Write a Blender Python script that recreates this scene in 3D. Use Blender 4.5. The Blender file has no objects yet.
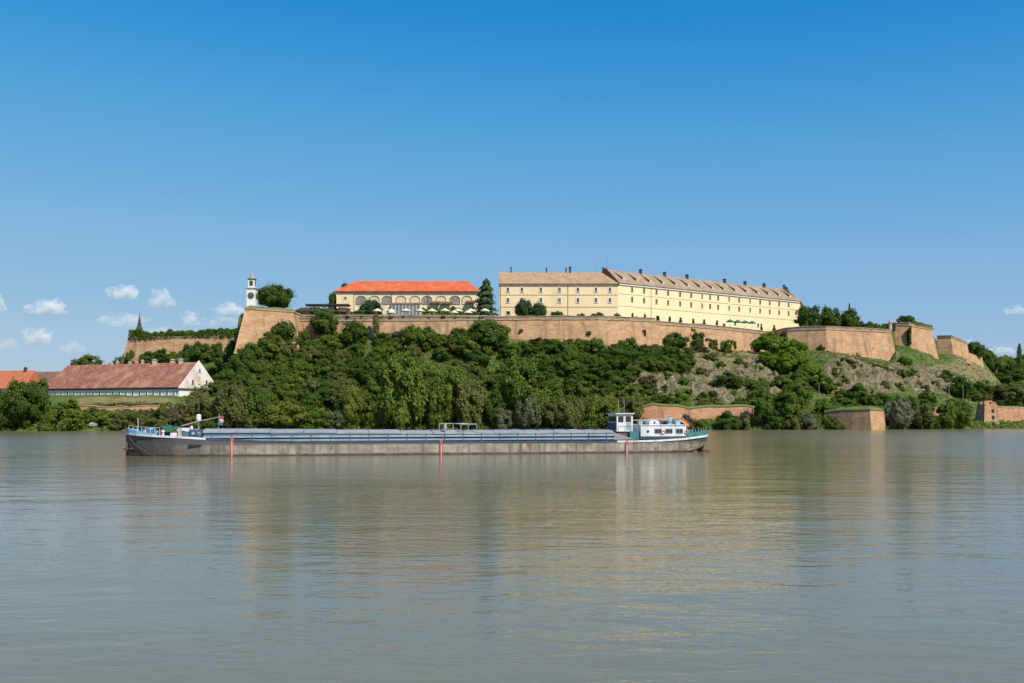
import bpy, math, random
from mathutils import Vector, noise
R = math.radians
rnd = random.Random(7)
scene = bpy.context.scene
col = scene.collection

# ------------------------------------------------------------------ camera, sky, sun, exposure
EYE = 6.0          # camera height over the river, metres
HOR = 412.0        # picture row of the horizon
FOC = 1000.0       # focal length in picture widths/1024
cd = bpy.data.cameras.new('camera')
cam = bpy.data.objects.new('camera', cd)
col.objects.link(cam)
cam.location = (0, 0, EYE)
cam.rotation_euler = (R(90), 0, 0)
cd.sensor_width = 36.0
cd.lens = FOC / 1024 * 36.0
cd.shift_y = (HOR - 341.5) / 1024
cd.clip_start = 0.5
cd.clip_end = 60000
scene.camera = cam

SUN_AZ, SUN_EL = 138.0, 47.0      # clockwise from +Y
w = bpy.data.worlds.new('World')
scene.world = w
w.use_nodes = True
nt = w.node_tree
bg = nt.nodes['Background']
sky = nt.nodes.new('ShaderNodeTexSky')
sky.sky_type = 'NISHITA'
sky.sun_disc = False
sky.sun_elevation = R(SUN_EL)
sky.sun_rotation = R(SUN_AZ)
sky.altitude = 80
sky.air_density = 1.0
sky.dust_density = 0.35
sky.ozone_density = 2.2
hs = nt.nodes.new('ShaderNodeHueSaturation')
hs.inputs['Saturation'].default_value = 1.28
hs.inputs['Value'].default_value = 1.0
EXPO = 0.30
nt.links.new(sky.outputs[0], hs.inputs['Color'])
pre = nt.nodes.new('ShaderNodeVectorMath'); pre.operation = 'SCALE'; pre.inputs['Scale'].default_value = 0.10
nt.links.new(hs.outputs[0], pre.inputs[0])
cur = nt.nodes.new('ShaderNodeRGBCurve')          # film response of the sky blue
cur.mapping.use_clip = False
cur.mapping.extend = 'EXTRAPOLATED'
for ci, pts in enumerate((((0.0, 0.0), (0.063, 0.020), (0.11, 0.106), (0.20, 0.220), (0.546, 0.386), (1.0, 0.50)),
                          ((0.0, 0.03), (0.175, 0.250), (0.255, 0.360), (0.40, 0.450), (0.75, 0.552), (1.0, 0.60)),
                          ((0.0, 0.10), (0.20, 0.46), (0.381, 0.624), (0.49, 0.685), (0.62, 0.710), (0.761, 0.716), (1.0, 0.74)))):
    c_ = cur.mapping.curves[ci]
    c_.points[0].location = pts[0]; c_.points[1].location = pts[-1]
    for q_ in pts[1:-1]: c_.points.new(*q_)
    for q_ in c_.points: q_.handle_type = 'VECTOR'
cur.mapping.update()
nt.links.new(pre.outputs[0], cur.inputs['Color'])
post = nt.nodes.new('ShaderNodeVectorMath'); post.operation = 'SCALE'; post.inputs['Scale'].default_value = 1 / (0.12 * 2 ** EXPO)
nt.links.new(cur.outputs[0], post.inputs[0])
nt.links.new(post.outputs[0], bg.inputs['Color'])
bg.inputs['Strength'].default_value = 0.12

sd = bpy.data.lights.new('sun', 'SUN')
sd.energy = 4.6
sd.angle = R(0.53)
sd.color = (1.0, 0.95, 0.86)
sun = bpy.data.objects.new('sun', sd)
col.objects.link(sun)
to_sun = Vector((math.sin(R(SUN_AZ)) * math.cos(R(SUN_EL)), math.cos(R(SUN_AZ)) * math.cos(R(SUN_EL)), math.sin(R(SUN_EL))))
sun.rotation_euler = to_sun.to_track_quat('Z', 'Y').to_euler()
sun.location = (60, -60, 120)
vs = scene.view_settings
vs.view_transform = 'Standard'
vs.look = 'None'
vs.exposure = EXPO
vs.gamma = 1.0
scene.cycles.max_bounces = 12
scene.cycles.diffuse_bounces = 3
scene.cycles.glossy_bounces = 3
scene.cycles.transmission_bounces = 4
scene.cycles.transparent_max_bounces = 8
scene.cycles.volume_bounces = 10

# ------------------------------------------------------------------ helpers
def X(px, Y): return (px - 512.0) * Y / FOC
def Z(py, Y): return EYE + (HOR - py) * Y / FOC
def PX(x, y): return 512 + FOC * x / y
def PY(z, y): return HOR - FOC * (z - EYE) / y
def lerp(a, b, t): return a + (b - a) * t
def interp(tab, v):
    if v <= tab[0][0]: return tab[0][1]
    for (a, ya), (b, yb) in zip(tab, tab[1:]):
        if v <= b: return lerp(ya, yb, (v - a) / (b - a)) if b > a else yb
    return tab[-1][1]

def new_mat(name):
    m = bpy.data.materials.new(name)
    m.use_nodes = True
    return m, m.node_tree, m.node_tree.nodes['Principled BSDF']

def mat(name, c1, c2=None, scale=1.0, rough=0.8, stretch=(1, 1, 1), c3=None, s3=6.0, bump=0.0, bscale=None, lo=0.35, hi=0.65, f3=(0.5, 0.7), spec=0.3, metal=0.0):
    """two noise-mixed colours, an optional third as blotches, and bump"""
    m, t, b = new_mat(name)
    N, L = t.nodes, t.links
    b.inputs['Roughness'].default_value = rough
    b.inputs['Specular IOR Level'].default_value = spec
    b.inputs['Metallic'].default_value = metal
    if c2 is None:
        b.inputs['Base Color'].default_value = (*c1, 1)
        return m
    tc = N.new('ShaderNodeTexCoord')
    mp = N.new('ShaderNodeMapping')
    mp.inputs['Scale'].default_value = stretch
    L.new(tc.outputs['Object'], mp.inputs['Vector'])
    n = N.new('ShaderNodeTexNoise')
    n.inputs['Scale'].default_value = scale
    n.inputs['Detail'].default_value = 8
    n.inputs['Roughness'].default_value = 0.62
    L.new(mp.outputs[0], n.inputs['Vector'])
    r = N.new('ShaderNodeMapRange')
    r.inputs['From Min'].default_value = lo
    r.inputs['From Max'].default_value = hi
    L.new(n.outputs['Fac'], r.inputs['Value'])
    mx = N.new('ShaderNodeMix'); mx.data_type = 'RGBA'
    mx.inputs['A'].default_value = (*c1, 1)
    mx.inputs['B'].default_value = (*c2, 1)
    L.new(r.outputs[0], mx.inputs['Factor'])
    out = mx.outputs['Result']
    if c3 is not None:
        n3 = N.new('ShaderNodeTexNoise')
        n3.inputs['Scale'].default_value = s3
        n3.inputs['Detail'].default_value = 5
        L.new(mp.outputs[0], n3.inputs['Vector'])
        r3 = N.new('ShaderNodeMapRange')
        r3.inputs['From Min'].default_value = f3[0]
        r3.inputs['From Max'].default_value = f3[1]
        L.new(n3.outputs['Fac'], r3.inputs['Value'])
        m3 = N.new('ShaderNodeMix'); m3.data_type = 'RGBA'
        L.new(out, m3.inputs['A'])
        m3.inputs['B'].default_value = (*c3, 1)
        L.new(r3.outputs[0], m3.inputs['Factor'])
        out = m3.outputs['Result']
    L.new(out, b.inputs['Base Color'])
    if bump:
        nb = N.new('ShaderNodeTexNoise')
        nb.inputs['Scale'].default_value = bscale or scale * 3
        nb.inputs['Detail'].default_value = 6
        L.new(mp.outputs[0], nb.inputs['Vector'])
        bp = N.new('ShaderNodeBump')
        bp.inputs['Strength'].default_value = 1.0
        bp.inputs['Distance'].default_value = bump
        L.new(nb.outputs['Fac'], bp.inputs['Height'])
        L.new(bp.outputs[0], b.inputs['Normal'])
    return m

def leaf_mat(name, c1, c2, trans=0.45):
    """foliage: hue drifts inside a crown and from plant to plant"""
    m, t, b = new_mat(name)
    N, L = t.nodes, t.links
    oi = N.new('ShaderNodeObjectInfo')
    geo = N.new('ShaderNodeNewGeometry')
    n = N.new('ShaderNodeTexNoise')
    n.inputs['Scale'].default_value = 0.35
    n.inputs['Detail'].default_value = 5
    L.new(geo.outputs['Position'], n.inputs['Vector'])
    a = N.new('ShaderNodeMath'); a.operation = 'MULTIPLY_ADD'
    L.new(oi.outputs['Random'], a.inputs[0]); a.inputs[1].default_value = 0.6; a.inputs[2].default_value = -0.3
    s = N.new('ShaderNodeMath'); s.operation = 'ADD'; s.use_clamp = True
    r = N.new('ShaderNodeMapRange'); r.inputs['From Min'].default_value = 0.3; r.inputs['From Max'].default_value = 0.7
    L.new(n.outputs['Fac'], r.inputs['Value'])
    L.new(r.outputs[0], s.inputs[0]); L.new(a.outputs[0], s.inputs[1])
    mx = N.new('ShaderNodeMix'); mx.data_type = 'RGBA'
    mx.inputs['A'].default_value = (*c1, 1); mx.inputs['B'].default_value = (*c2, 1)
    L.new(s.outputs[0], mx.inputs['Factor'])
    L.new(mx.outputs['Result'], b.inputs['Base Color'])
    b.inputs['Roughness'].default_value = 0.6
    b.inputs['Specular IOR Level'].default_value = 0.25
    tr = N.new('ShaderNodeBsdfTranslucent')
    L.new(mx.outputs['Result'], tr.inputs['Color'])
    ms = N.new('ShaderNodeMixShader'); ms.inputs[0].default_value = trans
    L.new(b.outputs[0], ms.inputs[1]); L.new(tr.outputs[0], ms.inputs[2])
    L.new(ms.outputs[0], t.nodes['Material Output'].inputs['Surface'])
    return m

def tag(o, label=None, cat=None, group=None, kind=None):
    if label: o['label'] = label
    if cat: o['category'] = cat
    if group: o['group'] = group
    if kind: o['kind'] = kind
    return o

def empty(name, loc, label, cat, group=None, rz=0):
    o = bpy.data.objects.new(name, None)
    o.empty_display_size = 0.5
    col.objects.link(o)
    o.location = loc
    o.rotation_euler = (0, 0, rz)
    return tag(o, label, cat, group)

class MB:
    """collects faces and links them as ONE mesh object"""
    def __init__(s): s.v = []; s.f = []
    def add(s, vs, fs):
        k = len(s.v)
        s.v += [tuple(v) for v in vs]
        s.f += [tuple(i + k for i in f) for f in fs]
        return s
    def box(s, c, d, ax=(1, 0, 0), ay=(0, 1, 0), az=(0, 0, 1)):
        c = Vector(c); ax = Vector(ax) * d[0] / 2; ay = Vector(ay) * d[1] / 2; az = Vector(az) * d[2] / 2
        vs = [c + ax * i + ay * j + az * k for k in (-1, 1) for j in (-1, 1) for i in (-1, 1)]
        return s.add(vs, [(0, 2, 3, 1), (4, 5, 7, 6), (0, 1, 5, 4), (2, 6, 7, 3), (0, 4, 6, 2), (1, 3, 7, 5)])
    def tube(s, pts, rad, n=8, cap=True):
        pts = [Vector(p) for p in pts]
        rads = rad if isinstance(rad, (list, tuple)) else [rad] * len(pts)
        vs = []; fs = []
        for i, p in enumerate(pts):
            d = (pts[min(i + 1, len(pts) - 1)] - pts[max(i - 1, 0)]).normalized()
            up = Vector((0, 0, 1)) if abs(d.z) < 0.9 else Vector((1, 0, 0))
            a = d.cross(up).normalized(); b = d.cross(a).normalized()
            for k in range(n):
                t = 2 * math.pi * k / n
                vs.append(p + (a * math.cos(t) + b * math.sin(t)) * rads[i])
        for i in range(len(pts) - 1):
            for k in range(n):
                fs.append((i * n + k, i * n + (k + 1) % n, (i + 1) * n + (k + 1) % n, (i + 1) * n + k))
        if cap:
            fs.append(tuple(range(n))[::-1]); fs.append(tuple((len(pts) - 1) * n + k for k in range(n)))
        return s.add(vs, fs)
    def lathe(s, c, prof, n=16):
        vs = []; fs = []
        for (r, z) in prof:
            for k in range(n):
                t = 2 * math.pi * k / n
                vs.append((c[0] + r * math.cos(t), c[1] + r * math.sin(t), c[2] + z))
        for i in range(len(prof) - 1):
            for k in range(n):
                fs.append((i * n + k, i * n + (k + 1) % n, (i + 1) * n + (k + 1) % n, (i + 1) * n + k))
        fs.append(tuple(range(n))[::-1]); fs.append(tuple((len(prof) - 1) * n + k for k in range(n)))
        return s.add(vs, fs)
    def mesh(s, name, m, off=None, smooth=False):
        me = bpy.data.meshes.new(name)
        vs = s.v if off is None else [(a - off[0], b - off[1], c - off[2]) for a, b, c in s.v]
        me.from_pydata(vs, [], s.f)
        if m: me.materials.append(m)
        if smooth: me.polygons.foreach_set('use_smooth', [True] * len(me.polygons))
        me.update()
        return me
    def build(s, name, m, parent=None, root=None, smooth=False, off=None):
        """parts given in world coordinates are stored relative to their root's location"""
        o = off
        if root is not None: o = root.location
        ob = bpy.data.objects.new(name, s.mesh(name, m, o, smooth))
        col.objects.link(ob)
        if parent is not None: ob.parent = parent
        return ob

# ------------------------------------------------------------------ materials
M = {}
def brick_mat(name, a, b2, pale, stain):
    m, t, b = new_mat(name)
    N, L = t.nodes, t.links
    tc = N.new('ShaderNodeTexCoord')
    def nz(sc, st=(1, 1, 1), det=8, ro=0.65):
        mp = N.new('ShaderNodeMapping'); mp.inputs['Scale'].default_value = st
        L.new(tc.outputs['Object'], mp.inputs['Vector'])
        n = N.new('ShaderNodeTexNoise'); n.inputs['Scale'].default_value = sc; n.inputs['Detail'].default_value = det; n.inputs['Roughness'].default_value = ro
        L.new(mp.outputs[0], n.inputs['Vector']); return n.outputs['Fac']
    def rng(v, lo, hi, a0=0.0, a1=1.0):
        r = N.new('ShaderNodeMapRange'); r.inputs['From Min'].default_value = lo; r.inputs['From Max'].default_value = hi; r.inputs['To Min'].default_value = a0; r.inputs['To Max'].default_value = a1
        L.new(v, r.inputs['Value']); return r.outputs[0]
    def mixc(f, A, B):
        x = N.new('ShaderNodeMix'); x.data_type = 'RGBA'; L.new(f, x.inputs['Factor'])
        for k, c in (('A', A), ('B', B)):
            if isinstance(c, tuple): x.inputs[k].default_value = (*c, 1)
            else: L.new(c, x.inputs[k])
        return x.outputs['Result']
    c = mixc(rng(nz(0.16, (1, 1, 1.8)), 0.36, 0.64), a, b2)
    c = mixc(rng(nz(1.0, (0.5, 0.5, 1.6), 10, 0.82), 0.42, 0.62, 0.0, 0.7), c, tuple(q * 0.62 for q in b2))
    c = mixc(rng(nz(0.22, (0.8, 0.8, 1.6), 6), 0.54, 0.74, 0, 0.55), c, pale)
    c = mixc(rng(nz(0.42, (1, 1, 0.10), 6), 0.52, 0.68, 0, 0.85), c, stain)
    c = mixc(rng(nz(0.06, (1, 1, 1.2), 6), 0.54, 0.66, 0, 0.65), c, stain)
    wv = N.new('ShaderNodeTexWave'); wv.bands_direction = 'Z'; wv.inputs['Scale'].default_value = 0.42; wv.inputs['Distortion'].default_value = 1.2; wv.inputs['Detail'].default_value = 3
    L.new(tc.outputs['Object'], wv.inputs['Vector'])
    c = mixc(rng(wv.outputs['Fac'], 0.0, 0.22, 0.14, 0.0), c, tuple(q * 0.5 for q in b2))
    L.new(c, b.inputs['Base Color'])
    b.inputs['Roughness'].default_value = 0.92; b.inputs['Specular IOR Level'].default_value = 0.15
    bp = N.new('ShaderNodeBump'); bp.inputs['Distance'].default_value = 0.18; L.new(nz(1.6, (0.6, 0.6, 1.6), 8, 0.7), bp.inputs['Height']); L.new(bp.outputs[0], b.inputs['Normal'])
    return m
M['brick'] = brick_mat('brick_wall', (0.585, 0.365, 0.20), (0.42, 0.235, 0.125), (0.64, 0.48, 0.32), (0.20, 0.135, 0.08))
M['brick_red'] = brick_mat('old_red_brick', (0.66, 0.35, 0.20), (0.48, 0.23, 0.13), (0.68, 0.46, 0.30), (0.22, 0.13, 0.085))  # redder brick of the river walls, tower merlons and hut
M['stone'] = mat('pale_stone', (0.46, 0.37, 0.26), (0.34, 0.25, 0.16), 0.5, 0.9, (1, 1, 1), (0.22, 0.17, 0.10), 0.35, 0.08, 3)
M['parapet'] = mat('parapet_brick', (0.36, 0.24, 0.16), (0.25, 0.155, 0.10), 0.6, 0.9, (1, 1, 1), (0.16, 0.15, 0.07), 0.3, 0.1, 3)
M['turf'] = mat('dry_turf', (0.17, 0.17, 0.055), (0.10, 0.13, 0.035), 0.5, 0.95, bump=0.25, bscale=2)
M['yellow'] = mat('yellow_plaster', (0.85, 0.66, 0.40), (0.79, 0.595, 0.345), 0.15, 0.85, (1, 1, 0.5), (0.72, 0.56, 0.33), 0.1, 0.01, 4, f3=(0.58, 0.75))
M['yellow_trim'] = mat('ochre_trim', (0.62, 0.44, 0.20), (0.52, 0.36, 0.17), 0.4, 0.85)
M['cream'] = mat('cream_plaster', (0.80, 0.68, 0.46), (0.74, 0.61, 0.39), 0.3, 0.85)
M['white'] = mat('white_plaster', (0.80, 0.78, 0.74), (0.70, 0.67, 0.62), 0.4, 0.85)
M['dirty_white'] = mat('stained_white_plaster', (0.76, 0.70, 0.64), (0.62, 0.54, 0.46), 0.5, 0.9, (1, 1, 0.6), (0.50, 0.40, 0.32), 0.2, f3=(0.55, 0.7))
M['glass'] = mat('window_glass', (0.035, 0.035, 0.04), rough=0.12, spec=0.5)
M['arch_infill'] = mat('arch_infill_plaster', (0.70, 0.58, 0.40), (0.60, 0.49, 0.33), 0.6, 0.85)
M['arch_rim'] = mat('brown_arch_rim', (0.30, 0.21, 0.14), (0.22, 0.155, 0.11), 0.8, 0.85)
M['pale_glass'] = mat('curtained_glass', (0.36, 0.31, 0.25), (0.20, 0.175, 0.15), 0.4, 0.3)
M['porch_glass'] = mat('porch_glass', (0.22, 0.23, 0.24), (0.12, 0.13, 0.14), 0.3, 0.25)
M['dark'] = mat('dark_opening', (0.03, 0.025, 0.02), rough=0.8)
M['frame'] = mat('window_surround', (0.76, 0.70, 0.58), rough=0.8)
M['tile_tan'] = mat('weathered_tan_tiles', (0.41, 0.28, 0.16), (0.32, 0.205, 0.115), 0.6, 0.9, (1, 1, 1), (0.28, 0.18, 0.11), 0.25, 0.08, 5, f3=(0.52, 0.72))
M['tile_pink'] = mat('weathered_brown_tiles', (0.345, 0.25, 0.155), (0.235, 0.165, 0.10), 0.5, 0.9, (1, 1, 1), (0.36, 0.26, 0.19), 0.2, 0.08, 5)
M['tile_orange'] = mat('bright_orange_tiles', (0.60, 0.125, 0.042), (0.46, 0.085, 0.03), 0.5, 0.85, (1, 1, 1), (0.50, 0.16, 0.075), 0.3, 0.08, 4)
M['tile_red'] = mat('old_red_tiles', (0.36, 0.145, 0.09), (0.20, 0.075, 0.052), 0.9, 0.9, (1, 1, 0.6), (0.42, 0.235, 0.155), 0.22, 0.14, 4, lo=0.4, hi=0.6)
M['tile_lightred'] = mat('orange_red_tiles', (0.50, 0.155, 0.07), (0.38, 0.115, 0.06), 0.6, 0.9, bump=0.08, bscale=5)
M['tile_brown'] = mat('brown_tiles', (0.24, 0.13, 0.085), (0.17, 0.09, 0.06), 0.6, 0.9, bump=0.08, bscale=5)
M['chimney_dark'] = mat('sooty_chimney', (0.075, 0.06, 0.055), (0.045, 0.04, 0.04), 1.0, 0.9)
M['chimney_pale'] = mat('pale_chimney', (0.55, 0.45, 0.36), (0.42, 0.33, 0.26), 1.0, 0.9)
M['wood_and_cheek_shade'] = mat('dark_timber_and_cheek_shade', (0.07, 0.045, 0.032), (0.045, 0.03, 0.025), 1.0, 0.8)  # real timber elsewhere; on the dormer cheeks it paints their shade
M['wood_brown'] = mat('brown_timber', (0.19, 0.10, 0.06), (0.13, 0.07, 0.045), 1.0, 0.8)
M['canvas'] = mat('cream_canvas', (0.66, 0.58, 0.43), (0.58, 0.50, 0.36), 0.8, 0.9)
M['green_canvas'] = mat('green_canvas', (0.02, 0.20, 0.13), (0.015, 0.14, 0.09), 0.8, 0.9)
M['steel'] = mat('grey_steel', (0.30, 0.30, 0.30), (0.22, 0.22, 0.22), 1.5, 0.6)
M['copper_green'] = mat('dark_green_panel', (0.02, 0.10, 0.05), (0.015, 0.07, 0.04), 2, 0.6)
M['clock_face'] = mat('dark_clock_face', (0.06, 0.055, 0.055), rough=0.6)
M['gold'] = mat('gilt', (0.55, 0.45, 0.25), rough=0.5)
M['slate'] = mat('dark_slate', (0.06, 0.065, 0.065), (0.04, 0.045, 0.05), 1.2, 0.7)
M['bark'] = mat('bark', (0.11, 0.085, 0.06), (0.06, 0.045, 0.035), 1.5, 0.95, (1, 1, 0.2))
M['rock'] = mat('grey_rock', (0.40, 0.36, 0.30), (0.24, 0.20, 0.16), 0.8, 0.95, bump=0.2, bscale=2)
M['leaf_dark'] = leaf_mat('dark_green_leaves', (0.064, 0.112, 0.012), (0.128, 0.19, 0.026))
M['leaf_mid'] = leaf_mat('mid_green_leaves', (0.1, 0.158, 0.016), (0.178, 0.238, 0.032))
M['leaf_bright'] = leaf_mat('bright_green_leaves', (0.135, 0.23, 0.014), (0.205, 0.3, 0.028))
M['leaf_olive'] = leaf_mat('olive_leaves', (0.132, 0.148, 0.034), (0.21, 0.215, 0.06))
M['leaf_yellow'] = leaf_mat('yellow_green_leaves', (0.155, 0.195, 0.024), (0.24, 0.27, 0.046))
M['leaf_silver'] = leaf_mat('silvery_willow_leaves', (0.145, 0.165, 0.078), (0.225, 0.24, 0.13))
M['leaf_dry'] = leaf_mat('dry_scrub_leaves', (0.110, 0.100, 0.045), (0.190, 0.155, 0.080))
M['leaf_pine'] = leaf_mat('blackish_green_needles', (0.028, 0.056, 0.016), (0.055, 0.088, 0.025), 0.1)

# ------------------------------------------------------------------ the lie of the land
# fortress walls as corner points (picture column, distance, top height, foot height)
LB = [(245, 375, 44.6, 30.5), (293, 383, 44.2, 33.0)]                                    # clock tower bastion
CW = [(294, 391, 41.5, 34.3), (400, 391.5, 41.6, 35.0), (500, 393, 42.1, 35.0), (598, 397, 42.7, 32.6), (655, 410, 43.0, 33.4)]
LC = [(655, 413, 42.2, 33.4), (720, 438, 42.2, 33.5), (780, 473, 42.0, 33.5)]
RB = [(788, 453, 42.8, 34.25), (826, 446, 42.8, 33.2), (891, 462, 42.6, 28.8)]
B3 = [(896, 480.5, 47.6, 38.0), (909, 478, 47.2, 37.2), (932, 490, 46.0, 34.6)]
B4 = [(937, 519, 44.6, 36.0), (951, 515, 44.4, 35.5), (967, 528, 42.0, 34.2)]
B5 = [(968, 548, 38.5, 34.0), (982, 556, 36.6, 31.0)]
FL = [(128, 432, 37.8, 26.0), (236, 430, 38.5, 28.0)]                                    # far left bastion
walls = LB + CW + LC + RB + B3 + B4 + B5
foot_Y = [(-700, 430), (110, 430), (128, 432), (236, 430), (238, 374)] + [(p[0], p[1]) for p in walls] + [(990, 556), (1012, 560), (1800, 600)]
foot_Z = [(-700, 12), (60, 14), (110, 20), (128, 26), (236, 28), (238, 30.5)] + [(p[0], p[3]) for p in walls] + [(992, 27), (1012, 14), (1060, 9), (1800, 9)]
plat_Z = [(-700, 14), (70, 15), (112, 22), (130, 37), (236, 38), (240, 43.6), (290, 43.6), (298, 42.6), (500, 42.8), (598, 43.4), (655, 43.4), (662, 43.0), (780, 43.0), (790, 42.6), (889, 42.6),
          (897, 46.2), (932, 45), (937, 43), (966, 41), (969, 37), (982, 35.5), (992, 28), (1012, 15), (1060, 10), (1800, 10)]
# shore, then three steps of the slope, per picture column
prof = [  # px, shore Y, (Y,Z) x 4
    (-700, 300, (305, 2.0), (330, 6.5), (338, 11.3), (385, 11.8)),
    (0, 316, (320, 2.0), (335, 6.5), (343, 11.3), (385, 11.8)),
    (120, 319, (323, 2.0), (335, 6.8), (341, 11.2), (380, 13.0)),
    (205, 322, (326, 2.0), (336, 6.5), (343, 10.6), (372, 13.0)),
    (236, 323, (327, 2.0), (338, 5.0), (350, 13.0), (362, 22.0)),
    (300, 326, (330, 2.0), (342, 5.0), (360, 15.0), (384, 28.0)),
    (500, 333, (337, 2.0), (350, 5.0), (365, 14.0), (383, 27.0)),
    (600, 335, (339, 2.0), (352, 6.0), (365, 13.0), (380, 25.0)),
    (655, 337, (341, 2.2), (354, 6.0), (366, 13.0), (386, 25.5)),
    (775, 340, (344, 2.5), (358, 6.5), (385, 17.0), (425, 29.0)),
    (826, 342, (346, 2.2), (365, 6.5), (391, 13.5), (406, 26.5)),
    (890, 345, (349, 2.0), (368, 5.5), (396, 12.0), (416, 25.0)),
    (910, 349, (353, 2.0), (373, 6.0), (402, 14.0), (432, 25.5)),
    (951, 356, (360, 2.0), (382, 5.0), (412, 12.0), (452, 22.5)),
    (985, 362, (366, 2.0), (387, 4.0), (418, 8.0), (462, 17.0)),
    (1012, 366, (370, 2.0), (387, 3.2), (420, 5.0), (470, 8.0)),
    (1800, 420, (424, 2.0), (440, 3.2), (470, 5.0), (520, 7.0))]

def column_profile(px):
    a = prof[0]; b = prof[-1]
    for p, q in zip(prof, prof[1:]):
        if p[0] <= px <= q[0]: a, b = p, q
    t = 0 if b[0] == a[0] else max(0, min(1, (px - a[0]) / (b[0] - a[0])))
    sh = lerp(a[1], b[1], t) + 2.2 * noise.noise((px * 0.035, 3.1, 0)) + 1.2 * noise.noise((px * 0.12, 7.1, 0))
    P = [(sh - 14, -4.0), (sh, 0.0)]
    for k in range(2, 6):
        P.append((lerp(a[k][0], b[k][0], t), lerp(a[k][1], b[k][1], t)))
    fy, fz, pz = interp(foot_Y, px), interp(foot_Z, px), interp(plat_Z, px)
    P += [(fy - 1.2, fz + 0.3), (fy + 2.6, pz - 0.4), (fy + 18, pz + 0.6), (max(fy + 60, 580), pz + 0.6)]
    hill = interp([(-700, 16), (130, 16), (240, 30), (960, 36), (1010, 39), (1100, 34), (1800, 30)], px)
    P += [(700, hill), (1000, hill * 0.9), (2500, 22), (14000, 22)]
    return P

def blob(px, py, cx, cy, rx, ry):
    d = ((px - cx) / rx) ** 2 + ((py - cy) / ry) ** 2
    return max(0.0, min(1.0, 2.2 * (1 - d)))
ROCKS = [(706, 378, 34, 17), (762, 376, 34, 22), (665, 388, 18, 14), (716, 396, 30, 10), (846, 372, 26, 15), (872, 382, 30, 18), (895, 378, 16, 16), (925, 380, 22, 15), (952, 384, 16, 12), (630, 378, 20, 8)]
DRY = [(725, 352, 40, 18), (690, 352, 20, 10), (650, 343, 50, 7), (860, 353, 45, 9), (940, 372, 24, 8), (972, 375, 28, 20), (120, 401, 60, 5), (745, 345, 20, 14), (560, 341, 50, 5), (845, 395, 20, 12)]
def region(tab, px, py):
    j = 0.25 * noise.noise((px * 0.08, py * 0.08, 1.7))
    return max(0.0, min(1.0, max(blob(px, py, *r) for r in tab) + j * 1.2 if tab else 0))

def ground(px, Y, detail=True):
    P = column_profile(px)
    z = P[-1][1]
    for (ya, za), (yb, zb) in zip(P, P[1:]):
        if Y <= yb:
            z = lerp(za, zb, max(0, (Y - ya) / (yb - ya))); break
    return z
def hit(px, py):
    """where the sight line through a picture point meets the slope"""
    P = column_profile(px)
    Y = P[1][0] + 0.5
    while Y < P[6][0] - 1.0:
        if PY(ground(px, Y), Y) <= py: break
        Y += 1.0
    return Y

cols = [-700 + 25 * i for i in range(27)] + [-25 + 3 * i for i in range(360)] + [1056 + 25 * i for i in range(30)]
nrow = None
tv, tf, masks = [], [], []
for px in cols:
    P = column_profile(px)
    ys = []
    counts = [4, 4, 12, 14, 18, 18, 6, 5, 6, 4, 6, 4, 4]
    for (a, b), n in zip(zip(P, P[1:]), counts):
        for k in range(n):
            ys.append((lerp(a[0], b[0], k / n), lerp(a[1], b[1], k / n)))
    ys.append(P[-1])
    nrow = len(ys)
    for (Y, z) in ys:
        x = X(px, Y)
        py = PY(z, Y)
        slope = P[1][0] + 2 < Y < P[6][0] - 2
        rk = region(ROCKS, px, py) if slope else 0.0
        dr = region(DRY, px, py) if slope else (0.3 if Y >= P[6][0] else 0.0)
        dx = 0.0
        if slope:
            n1 = noise.noise((x * 0.06, Y * 0.06, 0.3)) * 0.9 + noise.noise((x * 0.2, Y * 0.2, 2.3)) * 0.45
            z += n1
            if rk > 0:
                q = noise.noise((x * 0.16, Y * 0.22, z * 0.16)); q2 = noise.noise((x * 0.42, Y * 0.5, z * 0.42 + 9))
                z += rk * (3.6 * (0.4 - abs(q)) + 2.6 * q2)
                dx = rk * 1.3 * noise.noise((x * 0.35, Y * 0.35, 12.0))
        tv.append((x + dx, Y, z)); masks.append((rk, dr, 0.0, 1.0))
for i in range(len(cols) - 1):
    for k in range(nrow - 1):
        a = i * nrow + k
        tf.append((a, a + nrow, a + nrow + 1, a + 1))
mb = MB(); mb.add(tv, tf)

m, t, b = new_mat('hillside_ground')
N, L = t.nodes, t.links
geo = N.new('ShaderNodeNewGeometry')
att = N.new('ShaderNodeAttribute'); att.attribute_name = 'cover'
sep = N.new('ShaderNodeSeparateColor'); L.new(att.outputs['Color'], sep.inputs[0])
def nz(scale, det=8, ro=0.65):
    n = N.new('ShaderNodeTexNoise'); n.inputs['Scale'].default_value = scale; n.inputs['Detail'].default_value = det; n.inputs['Roughness'].default_value = ro
    L.new(geo.outputs['Position'], n.inputs['Vector']); return n.outputs['Fac']
def rng(v, a, bb):
    r = N.new('ShaderNodeMapRange'); r.inputs['From Min'].default_value = a; r.inputs['From Max'].default_value = bb; L.new(v, r.inputs['Value']); return r.outputs[0]
def mixc(f, A, B):
    x = N.new('ShaderNodeMix'); x.data_type = 'RGBA'
    L.new(f, x.inputs['Factor'])
    for k, c in (('A', A), ('B', B)):
        if isinstance(c, tuple): x.inputs[k].default_value = (*c, 1)
        else: L.new(c, x.inputs[k])
    return x.outputs['Result']
green = mixc(rng(nz(0.18), 0.35, 0.65), (0.055, 0.095, 0.020), (0.125, 0.140, 0.042))
dry = mixc(rng(nz(0.25), 0.35, 0.65), (0.145, 0.135, 0.055), (0.23, 0.175, 0.085))
rockc = mixc(rng(nz(0.55, 12, 0.75), 0.38, 0.62), (0.082, 0.058, 0.038), (0.30, 0.235, 0.165))
rockc = mixc(rng(nz(0.20, 6), 0.50, 0.64), rockc, (0.235, 0.165, 0.095))
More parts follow.
